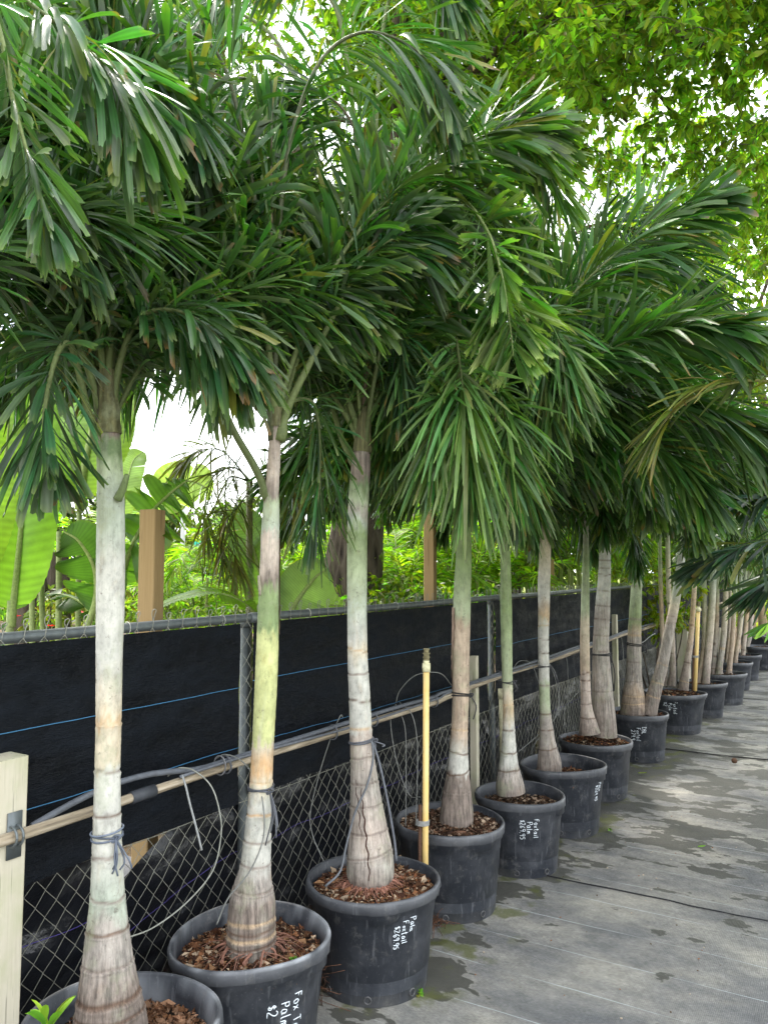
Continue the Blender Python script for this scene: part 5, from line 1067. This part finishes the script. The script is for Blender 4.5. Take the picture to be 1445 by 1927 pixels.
# ------------------------------------------------ beyond the fence
# big tree
def tree_limb(mb,pts,n=40,ns=18,seed=0):
    A_=A([(*Wp(p[0],p[1],p[3]),p[2]/2*p[3]/FPX) for p in pts]); X=catmull(A_,n); P=X[:,:3]; R=np.maximum(X[:,3],.004)
    T,Nn,B=frames(P); a=np.arange(ns)*2*math.pi/ns; f=np.linspace(0,8,n)
    Rr=R[:,None]*(1+.09*snoise(np.cos(a)[None]*2+0*f[:,None],f[:,None]*.6,np.sin(a)[None]*2,seed)+.05*np.sin(5*a)[None])
    V=P[:,None]+Rr[...,None]*(Nn[:,None]*np.cos(a)[None,:,None]+B[:,None]*np.sin(a)[None,:,None]); grid(mb,V,(.2,.15,.1),0,True); return P
big=thing('shade_tree','big rough barked tree leaning right beyond the fence, its leafy canopy overhanging the top right','tree',tuple(Wp(655,1300,7.4)*A([1,1,0])))
gy7=gpy(7.4)
mb=MB(); tree_limb(mb,[(640,gy7+20,190,7.4),(645,1300,150,7.4),(655,1150,120,7.4),(668,1030,103,7.4),(683,930,88,7.3),(705,780,78,7.2),(725,620,70,7.0),(748,470,66,6.9)],70,24,3); mb.obj('trunk',M['bark'],big)
for k,pts in enumerate([[(745,480,50,6.9),(750,350,42,6.8),(754,200,38,6.7),(752,60,34,6.6),(745,-150,26,6.5)],[(748,480,55,6.9),(780,330,48,6.8),(812,190,42,6.7),(832,70,36,6.6),(860,-90,28,6.4)],
   [(812,200,26,6.7),(870,150,24,6.4),(930,100,22,6.1),(1000,50,18,5.8),(1090,20,15,5.4),(1200,30,12,5.),(1330,90,9,4.7)],[(832,80,24,6.6),(960,-30,20,6.),(1120,-110,16,5.3),(1300,-150,12,4.7)],
   [(1000,50,12,5.8),(1060,110,9,5.8),(1120,170,7,5.9),(1180,230,6,6.)],[(1090,20,12,5.4),(1190,120,9,5.9),(1270,220,7,6.4),(1330,330,5,6.8)],[(750,330,14,6.9),(660,230,11,7.1),(560,240,8,7.2),(480,290,6,7.2),(430,350,4,7.2)]]):
    mb=MB(); tree_limb(mb,pts,30,10,10+k); mb.obj('limb',M['bark'],big)
# canopy of palmate leaf sprays on drooping twigs
def sprays(n,sampler,seed,leafL,col,twig=.25,per=7,K=3):
    rng=np.random.default_rng(seed); mb=MB(); mt=MB(); O=[];D=[];Ls=[]
    for _ in range(n):
        c=sampler(rng)
        if c is None: continue
        out=nrm(rng.normal(size=3)*A([1,1,.3])); L_=twig*rng.uniform(.5,1.5); e=c+out*L_+A([0,0,-L_*rng.uniform(.1,.8)]); m=(c+e)/2+A([0,0,L_*.12])
        P=catmull([c,m,e],6); tube(mt,P,np.linspace(.004,.0012,6)*leafL/.11,3,(.09,.07,.045),cap=False)
        for j in range(per):
            b=P[rng.integers(1,6)] if j else P[-1]; pd=nrm(rng.normal(size=3)*A([1,1,.4])+A([0,0,-.2])); b2=b+pd*leafL*.35
            nl=rng.integers(3,6); s1=nrm(np.cross(pd,rng.normal(size=3)))
            for k in range(nl):
                an=(k-(nl-1)/2)*.62; O.append(b2); D.append(nrm(pd*math.cos(an)+s1*math.sin(an)+A([0,0,-.35]))); Ls.append(leafL*(1-.18*abs(k-(nl-1)/2))*rng.uniform(.75,1.15))
    O,D,Ls=A(O),A(D),A(Ls); n_=len(O)
    V,q,c=leaflets(O,D,Ls,Ls*.40,np.full(n_,.18)*rng.uniform(.3,1.8,n_),rng.normal(0,.6,n_),K,3,rng,'areca',col,col,fold=.18,tips=.1)
    mb.add(V.reshape(-1,3),q,None,c.reshape(-1,3)); return mb,mt
BND_x=[700,760,860,1000,1100,1150,1230,1300,1380,1500]; BND_y=[60,120,170,190,200,200,290,380,470,560]
def samp_near(rng):
    for _ in range(50):
        x=rng.uniform(735,1560); y=rng.uniform(-260,560); lim=np.interp(x,BND_x,BND_y)
        if y>lim: continue
        if ((x-1165)/62)**2+((y-215)/62)**2<1: continue
        if y>120 and rng.uniform()<.35: continue
        dm=4.4+1.2*rng.uniform()+ (x<1000)*1.0+max(0,y)/560*1.6
        return Wp(x,y,dm+rng.uniform(-.5,.8))
mb,mt=sprays(1450,samp_near,1,.095,(.125,.225,.03),per=7,K=2)
mb.obj('foliage',M['canopy'],big,kind='stuff'); mt.obj('twigs',M['bark'],big,kind='stuff')
def samp_mid(rng):
    x=rng.uniform(640,1180); y=rng.uniform(-120,330)
    if y>np.interp(x,[640,760,900,1050,1180],[150,260,330,360,340]) or ((x-1160)/48)**2+((y-215)/50)**2<1: return None
    return Wp(x,y,rng.uniform(6.6,8.4))
mb,mt=sprays(900,samp_mid,6,.125,(.11,.21,.03),twig=.35,per=7,K=2); mb.obj('rear_foliage',M['canopy'],big,kind='stuff'); mt.obj('rear_twigs',M['bark'],big,kind='stuff')
def samp_over(rng):   # unseen rest of the crown above the view, added to shade the foreground
    a=rng.uniform(0,6.283); r=5.2*math.sqrt(rng.uniform()); x=-1.6+r*math.cos(a)*1.05; y=5.2+r*math.sin(a)
    z=5.2+2.6*rng.uniform()*(1-(r/5.6)**2)+.6*rng.uniform()
    if x<-3.6 or y<3.4: return None  # crown cut back here to let more skylight in
    q=A([x,y,z])-A([0,0,CAMH]); dz=q@Fv
    if dz>0:
        px,py=CX+FPX*(q@Rv)/dz,CY-FPX*(q@Uv)/dz
        if py>-120: return None
    return A([x,y,z])
mb,mt=sprays(620,samp_over,2,.19,(.085,.14,.022),twig=.4,per=6,K=2)
mb.obj('unseen_upper_foliage',M['canopy'],big,kind='stuff')
def samp_left(rng):
    x=rng.uniform(120,760); y=rng.uniform(-160,440)
    if ((x-430)/90)**2+((y-400)/70)**2<1 or rng.uniform()<.25*(y>150): return None
    return Wp(x,y,rng.uniform(6.4,8.2))
mb,mt=sprays(620,samp_left,3,.12,(.12,.20,.025),twig=.35,per=6,K=2); mb.obj('left_foliage',M['canopy'],big,kind='stuff'); mt.obj('left_twigs',M['bark'],big,kind='stuff')
def leafy_tree(label,px,py_top,d,rx,hz,seed,n,leafL,col,group='leafy trees beyond the fence',z0=None):
    rng=np.random.default_rng(seed); b=Wp(px,1078,d)*A([1,1,0]); zt=CAMH+(1078-py_top)/FPX*d; t=thing('leafy_tree',label,'tree',tuple(b),group)
    z0=z0 if z0 is not None else zt-hz
    mb=MB(); tube(mb,catmull([b,b+A([.1,0,z0*.6]),b+A([0,.1,(z0+zt)/2])],14),np.linspace(.11,.03,14)*rx/1.5,10,(.2,.15,.1)); mb.obj('trunk',M['bark'],t)
    cc=[(b+A([rng.normal(0,rx*.45),rng.normal(0,rx*.45),rng.uniform(z0,zt)]),rng.uniform(.35,.6)*rx) for _ in range(9)]
    mb=MB()
    for c,_ in cc[:6]: tube(mb,catmull([b+A([0,0,z0*.7]),(b+c)/2+A([0,0,z0*.4]),c],8),np.linspace(.05,.015,8)*rx/1.5,6,(.2,.15,.1))
    mb.obj('branches',M['bark'],t)
    def sm(r):
        c,R_=cc[r.integers(9)]; v=nrm(r.normal(size=3))*R_*r.uniform(.4,1)**.5; return c+v
    mb,mt=sprays(n,sm,seed,leafL,col,twig=leafL*2,per=6,K=2); mb.obj('foliage',M['canopy'],t,kind='stuff')
leafy_tree('bright yellow green leafy tree behind the palms at the right edge',1480,190,25,4.2,9.,41,800,.30,(.13,.22,.025))
leafy_tree('yellow green leafy tree behind the row past the middle palms',1170,500,16,2.4,3.8,42,420,.2,(.10,.18,.025))
leafy_tree('tall yellow green tree further along behind the far palms',1330,330,23,3.4,7.,43,600,.28,(.12,.20,.025))
leafy_tree('green tree seen low between the middle palms and the rear trees',960,760,14,2.3,2.6,44,320,.18,(.07,.13,.02))
leafy_tree('bushy green tree hidden behind the drooping palm crown',800,620,13,1.9,2.6,45,300,.18,(.09,.14,.02))
# yellow-green areca palms, clumps
GA='yellow green areca palms beyond the fence'
def areca(label,px,py_base,d,sc,seed,nst=5,z=None):
    rng=np.random.default_rng(seed); b=Wp(px,1078,d)*A([1,1,0]); t=thing('areca_palm',label,'palm tree',tuple(b),GA)
    zb=CAMH+(1078-py_base)/FPX*d
    for k in range(nst):
        a=rng.uniform(0,6.28); r=.28*sc*rng.uniform(.3,1); x,y=b[0]+r*math.cos(a),b[1]+r*math.sin(a); zt=max(.25,zb*rng.uniform(.75,1.1))
        mb=MB(); tube(mb,catmull([(x,y,0),(x+.02,y,zt*.5),(x+rng.normal(0,.04),y,zt)],8),.018*sc,8,(.28,.33,.10)); mb.obj('cane',M['rachis'],t)
        for j in range(5): crown(t,(x,y,zt),[(rng.uniform(0,360),int(rng.choice([1,2,2,3,4])),.75*sc*rng.uniform(.8,1.1))],libY,rng=rng)
for i,(px,pb,d_,sc,lb) in enumerate([(395,1180,8.5,1.,'low areca clump behind the arched banana leaf'),(350,1110,7.,.7,'small areca just right of the orange pine post'),(560,1120,9.,1.,'areca clump left of the big tree trunk'),(745,1110,8.,1.,'areca clump just right of the big tree trunk'),(820,1050,9.5,1.2,'tall loose areca behind the pine post in the middle'),(905,1070,8.5,1.1,'bright areca behind the deep green trunk'),(985,1060,9.5,1.2,'bright yellow areca right of the deep green trunk'),
    (1065,1050,9.,1.1,'areca arching over the short pine post'),(1120,1040,10.5,1.2,'yellow areca left of the thick grey double palm'),(1170,1030,11.,1.2,'areca between the thick grey trunk and the green banded one'),(1230,1020,12.,1.3,'areca behind the leaning trunk'),(1300,1000,14.,1.4,'areca behind the thin peeling stems'),(700,1030,11.,1.2,'areca behind the big tree trunk'),(470,1140,7.6,.8,'areca below the round banana leaf'),
    (200,1120,9.5,1.1,'areca far behind the first trunk'),(870,1000,13.,1.6,'large pale areca in the second line behind the middle palms'),(1020,980,14.,1.7,'large areca in the second line behind the slim pale palm'),(1150,960,15.,1.7,'large areca in the second line behind the double palm')]):
    areca(lb,px,pb,d_,sc,900+i)
# olive arching fronds between first two palms: a slim palm beyond the fence
t=thing('slim_palm','thin leaved olive palm drooping over the fence between the first two trunks','palm tree',tuple(Wp(470,1300,4.6)*A([1,1,0])))
mb=MB(); b=Wp(472,1300,4.6)*A([1,1,0]); tp=Wp(470,905,4.6); tube(mb,catmull([b,(b+tp)/2,tp],12),.02,8,(.2,.2,.1)); mb.obj('trunk',M['rachis'],t)
rr9=np.random.default_rng(55)
for pts in ([(470,905,4.6),(440,880,4.5),(400,900,4.4),(385,960,4.35),(390,1010,4.35)],[(470,905,4.6),(430,900,4.5),(425,960,4.4),(440,1030,4.3),(450,1070,4.3)],[(470,905,4.6),(420,850,4.5),(370,850,4.4),(340,880,4.35)],[(470,905,4.6),(465,930,4.4),(415,1000,4.3),(420,1060,4.3)],[(470,905,4.6),(510,880,4.6),(550,920,4.6),(565,980,4.6)]):
    frond_obj(t,[Wp(*p) for p in pts],70,.24,.013,rr9,K=5,nc=3,kind='slim',plume=.7,base=(.10,.12,.035),rr=.006,t0=.15,droop=.5,mats=[M['rachis'],M['frond']])

# banana plants
def banana_leaf(parent,pts,width,seed,torn=.2,col=(.13,.27,.03),flat=.25,rib=(.30,.38,.12),up=(0,0,1),n=76,name='banana_leaf',stalk=.2):
    rng=np.random.default_rng(seed); P=catmull([Wp(*p) if len(p)==3 else p for p in pts],n); T,_,_=frames(P); u0=nrm(A(up,float))
    B=nrm(np.cross(T,u0)); Nn=np.cross(B,T); s=np.linspace(0,1,n); wp=np.where(s<stalk,0,np.sin(np.clip((s-stalk)/(1-stalk),0,1)**.75*math.pi)**.55)*width/2
    fo=bpy.data.objects.new(name,None)
    mb=MB(); tube(mb,P,np.linspace(.022,.004,n)*width/.4,8,rib,1)
    mm=7
    for sd in (-1,1):
        cuts=rng.uniform(0,1,n)<torn*.24; droop_off=0.; i0=None; u=np.linspace(0,1,mm); seg_sh=0.; rows=[]
        start=int(stalk*n)
        a=start
        ends=[i for i in range(start+2,n-1) if cuts[i]]+[n-1]
        for e in ends:
            idx=np.arange(a,e+1)
            if len(idx)>1:
                sh=rng.normal(0,.18)*torn*2; k=(idx-a)/max(1,len(idx)-1)
                gap=(1-.10*torn*3*np.abs(k*2-1)**3)[:,None]
                sl=.22*u[None]**1.2*wp[idx][:,None]*1.1       # veins sweep forward
                V=P[idx][:,None]+B[idx][:,None]*(sd*u[None]*wp[idx][:,None]*gap)[...,None]+T[idx][:,None]*sl[...,None]
                V=V+Nn[idx][:,None]*((flat+sh)*u[None]*wp[idx][:,None]-.5*abs(flat)*u[None]**2*wp[idx][:,None]+.004*np.cos(idx*math.pi)[:,None]*u[None])[...,None]
                V[...,2]-=(rng.uniform(0,.25)*torn*2*(u[None]**2)*wp[idx][:,None])
                cc=A(col)*(1+.12*np.cos(idx*math.pi))[:,None,None]*(1+.12*rng.normal())+0*V; 
                cc=cc+(u[None,:,None]>.9)*A([.05,.03,0])*torn
                grid(mb,V,cc,0)
            a=e
    o=mb.obj(name,[M['banana'],M['rachis']],parent); return o
def banana(label,px,d_,group='banana plants beyond the fence',stems=((0,0),(.12,.05))):
    b=Wp(px,1078,d_)*A([1,1,0]); return thing('banana_plant',label,'banana plant',tuple(b),group)
b1=banana('banana plant at the left edge with a huge upright bright leaf',30,3.6)
def bstem(t,a,b_,r):
    mb=MB(); tube(mb,catmull([a,(A(a)+A(b_))/2+A([0,0,.02]),b_],12),np.linspace(r,r*.6,12),10,(.30,.36,.14)); mb.obj('leaf_stalk',M['rachis'],t)
UPC=tuple(-Fv)
gz=lambda px,d_:Wp(px,1078,d_)*A([1,1,0])
bstem(b1,gz(20,3.6),Wp(22,1130,3.6),.03)
banana_leaf(b1,[(22,1180,3.6),(28,1120,3.6),(40,1000,3.62),(50,860,3.7),(62,720,3.8),(70,600,3.9)],.36,1,.10,(.13,.26,.035),up=UPC,flat=.3,stalk=.12)
banana_leaf(b1,[(-60,1200,3.4),(-50,1080,3.4),(-20,960,3.35),(10,860,3.35),(20,760,3.4)],.26,2,.05,(.15,.27,.02),up=UPC,stalk=.1)
bstem(b1,gz(120,3.9),Wp(78,1080,3.8),.022)
b2=banana('banana plant behind the first trunk with stalks and dark shredded leaves',130,4.1)
bstem(b2,gz(128,4.1),Wp(112,1000,4.1),.024); bstem(b2,gz(160,4.2),Wp(150,960,4.2),.022); bstem(b2,gz(85,4.2),Wp(60,1010,4.2),.022)
banana_leaf(b2,[(160,1190,3.5),(180,1130,3.5),(178,1070,3.45),(150,1020,3.4),(120,1000,3.4)],.30,3,.5,(.05,.12,.02),up=UPC,flat=.1,stalk=.15)
banana_leaf(b2,[(190,1180,3.6),(160,1140,3.6),(120,1120,3.6),(90,1120,3.6)],.20,4,.8,(.05,.12,.02),up=(0,0,1),stalk=.1)
banana_leaf(b2,[(212,1180,3.8),(226,1100,3.7),(248,1030,3.6),(285,965,3.6),(325,925,3.6),(352,905,3.6)],.34,5,1.3,(.09,.20,.03),up=UPC,flat=.5,stalk=.2)
banana_leaf(b2,[(150,960,4.2),(160,880,4.2),(175,800,4.3),(185,720,4.5),(170,660,4.6)],.50,6,.15,(.20,.33,.06),up=UPC,stalk=.08)
banana_leaf(b2,[(60,1010,4.2),(75,900,4.3),(90,780,4.4),(80,660,4.6)],.45,7,.15,(.19,.32,.05),up=UPC,stalk=.1)
b3=banana('banana plant with an arched leaf lying low over the rail left of the second trunk',500,4.6)
bstem(b3,gz(520,4.6),Wp(500,1150,4.5),.024)
banana_leaf(b3,[(505,1190,4.3),(480,1152,4.2),(440,1125,4.1),(390,1115,4.),(340,1125,3.95),(290,1145,3.9)],.22,8,.35,(.15,.30,.025),up=(.1,-.3,1),flat=.25,stalk=.12)
banana_leaf(b3,[(515,1180,4.6),(500,1120,4.6),(482,1050,4.6),(466,1000,4.7),(450,950,4.8)],.30,9,.25,(.15,.28,.05),up=UPC,stalk=.15)
banana_leaf(b3,[(530,1180,4.5),(560,1130,4.5),(590,1090,4.5),(615,1070,4.5)],.34,10,.4,(.22,.34,.12),up=UPC,flat=.1,stalk=.1)
banana_leaf(b3,[(520,1180,4.8),(560,1160,4.8),(600,1140,4.8),(650,1140,4.8)],.25,11,.4,(.18,.30,.09),up=UPC,flat=.1,stalk=.1)
b4=banana('pale banana plant further back right of the orange pine post',330,6.)
banana_leaf(b4,[(300,1180,6.),(296,1060,6.),(300,980,6.),(322,920,6.),(360,905,6.),(400,925,6.)],.40,12,.8,(.24,.34,.14),up=UPC,stalk=.4)
banana_leaf(b4,[(230,1000,5.5),(236,930,5.5),(250,870,5.6),(270,850,5.7)],.22,14,.1,(.22,.34,.10),up=UPC,stalk=.1)
# croton / flowering shrub
def shrub(label,px,py,d_,rx,h,n,seed,col,leafL=.06,name='shrub',group='shrubs beyond the fence',flowers=None):
    rng=np.random.default_rng(seed); b=Wp(px,1078,d_)*A([1,1,0]); zt=CAMH+(1078-py)/FPX*d_; t=thing(name,label,'shrub',tuple(b),group)
    c=b+A([0,0,zt-h/2]); mb=MB()
    for k in range(9):
        e=c+nrm(rng.normal(size=3))*A([rx,rx,h/2])*.8; tube(mb,catmull([b,(b+e)/2+rng.normal(0,.05,3),e],7),np.linspace(.012,.004,7),5,(.12,.09,.05))
    mb.obj('stems',M['bark'],t)
    def sm(r): return c+nrm(r.normal(size=3))*A([rx,rx,h/2])*r.uniform(.5,1)
    mb,mt=sprays(n,sm,seed,leafL,col,twig=leafL*1.5,per=4,K=3); mb.obj('foliage',M['areca'],t,kind='stuff')
    if flowers:
        for k in range(flowers):
            p=c+nrm(rng.normal(size=3)-Fv*1.2)*A([rx,rx,h/2]); nn=6; o=np.tile(p,(nn,1)); az=np.arange(nn)*6.283/nn; dd_=nrm(np.stack([np.cos(az),np.sin(az),az*0+.4],-1)); V,q,cc=leaflets(o,dd_,np.full(nn,.03),np.full(nn,.022),np.full(nn,.2),np.zeros(nn),3,3,rng,'areca',(.6,.02,.02),(.6,.02,.02),tips=0)
            mb=MB(); mb.add(V.reshape(-1,3),q,None,cc.reshape(-1,3)); mb.obj('flower',M['weed'],t)
shrub('shrub with round yellow green leaves and red flowers behind the first trunk',150,1060,4.8,.35,.7,110,61,(.17,.22,.05),.06,flowers=7)
shrub('dark green shrub low behind the fence left of the first trunk',70,1110,5.2,.4,.6,90,62,(.05,.10,.02),.06)
shrub('low green shrub behind the arched banana leaf',400,1120,6.,.6,.6,120,63,(.12,.19,.03),.07)
shrub('low bright shrub right of the big tree',770,1075,7.,.6,.7,120,64,(.12,.20,.02),.09)
shrub('low dark leaved shrub by the pine post in the middle',850,1085,6.8,.5,.6,110,65,(.06,.13,.02),.10)
shrub('yellow leaved shrub hanging over the fence by the green banded trunk',1225,1040,9.5,.6,1.,150,66,(.17,.24,.02),.09)
shrub('shrub below the orange pine post on the right',330,1150,5.2,.4,.5,90,67,(.14,.22,.03),.05)
# fibrous palm stump
t=thing('palm_stump','brown fibrous palm trunk behind the stalks at the left edge','tree trunk',tuple(gz(62,4.9)),'brown trunks among the banana plants')
mb=MB(); tree_limb(mb,[(62,gpy(4.9),75,4.9),(62,1200,62,4.9),(64,1130,60,4.9),(62,1085,50,4.9)],26,16,77); mb.obj('trunk',M['bark'],t)
t=thing('palm_stump','brown upright trunk just left of the first palm trunk','tree trunk',tuple(gz(110,5.2)),'brown trunks among the banana plants')
mb=MB(); tree_limb(mb,[(110,gpy(5.2),60,5.2),(108,1150,50,5.2),(106,1040,46,5.2)],26,16,78); mb.obj('trunk',M['bark'],t)
# distance: light pole, road sign, flag, tree line
t=thing('light_pole','pale grey light pole in the distance beside the green road sign','pole',tuple(gz(343,30)))
mb=MB(); b=gz(343,30); tube(mb,[b,b+A([0,0,3]),b+A([0,0,8.5])],[.10,.09,.06],12,(.45,.46,.45)); mb.obj('shaft',M['flat'],t)
t=thing('road_sign','small green road sign in the distance','sign',tuple(gz(385,28))); b=gz(385,28)
mb=MB(); tube(mb,[b,b+A([0,0,1.]),b+A([0,0,3.3])],.05,8,(.4,.4,.4)); mb.obj('post',M['flat'],t)
mb=MB(); c=Wp(384,1031,27.9); box(mb,c,(.72,.03,.50),A([Rv,Fv*A([1,1,0]),A([0,0,1.])]),(.01,.30,.20)); mb.obj('sign_plate',M['flat'],t)
for k,(dz,w_) in enumerate(((.12,.4),(0,.5),(-.12,.34))):
    mb=MB(); box(mb,c+A([0,0,dz])-Fv*.03,(w_,.006,.04),A([Rv,Fv*A([1,1,0]),A([0,0,1.])]),(.55,.7,.62)); mb.obj('legend_line',M['flat'],t)
t=thing('flag','striped red and white flag hanging down beyond the second palm','flag',tuple(gz(440,14)))
mb=MB(); b=gz(444,14); tube(mb,[b,b+A([0,0,2]),b+A([0,0,3.6])],.02,8,(.5,.5,.5)); mb.obj('flag_pole',M['flat'],t)
for k in range(7):
    mb=MB(); x0=433+k*2.6; s=np.linspace(0,1,10); V=np.stack([[Wp(x0+j*2.6+1.6*math.sin(6*v+k),985+60*v,14-.02*k-.05*math.sin(5*v+k*1.3)) for v in s] for j in (0,1)],1); grid(mb,V,(.62,.03,.05) if k%2==0 else (.75,.75,.75)); mb.obj('stripe',M['weed'],t)
GT='trees of the distant tree line'
tl=[('rounded dark tree in the distance left of the light pole',320,1000,34,3.),('dark tree in the distance behind the light pole',370,985,38,3.4),('distant tree right of the road sign',430,975,36,3.2),('distant tree behind the round banana leaf',500,960,38,3.4),('distant tree far left behind the banana leaves',180,940,36,3.4),('distant tree at the left edge',60,900,34,3.8),('distant pale tree left of the big trunk',590,950,40,3.6),('distant tree right of the big trunk',760,940,40,3.8),('distant tree behind the middle arecas',880,900,42,4.2),('distant tree behind the slim pale palm',1010,900,42,4.4),('distant tree behind the double palms',1140,880,42,4.6),('distant tree behind the far pots',1270,860,44,5.),('distant tree past the end of the row',1400,880,40,4.6),('distant tree past the right edge of the row',1510,850,42,5.)]
for i,(lb,px,pt,d_,rx) in enumerate(tl): leafy_tree(lb,px,pt,d_,rx,rx*1.4,60+i,260,.42,(.055,.10,.025) if i%2 else (.075,.12,.03),GT,z0=.6)
# low hedge to hide the far ground
mb,mt=sprays(900,lambda r:Wp(r.uniform(-100,1600),1078,r.uniform(24,30))*A([1,1,0])+A([0,0,r.uniform(0,.9)]),91,.25,(.13,.19,.03),twig=.3,per=4,K=2)
tag(mb.obj('far_hedge',M['canopy'],kind='stuff'),'low yellow green planting in the distance beyond the field','hedge')
# ground cover right behind the fence
mb,mt=sprays(900,lambda r:A([r.uniform(-9,-3.2),r.uniform(1.,17),r.uniform(0,.7)]),92,.075,(.11,.19,.025),twig=.12,per=5,K=2)
tag(mb.obj('ground_cover',M['canopy'],kind='stuff'),'mass of low green leaves growing beyond the fence','ground cover')
print('objects',len(bpy.data.objects),'tris',sum(len(m.polygons)*2 for m in bpy.data.meshes))
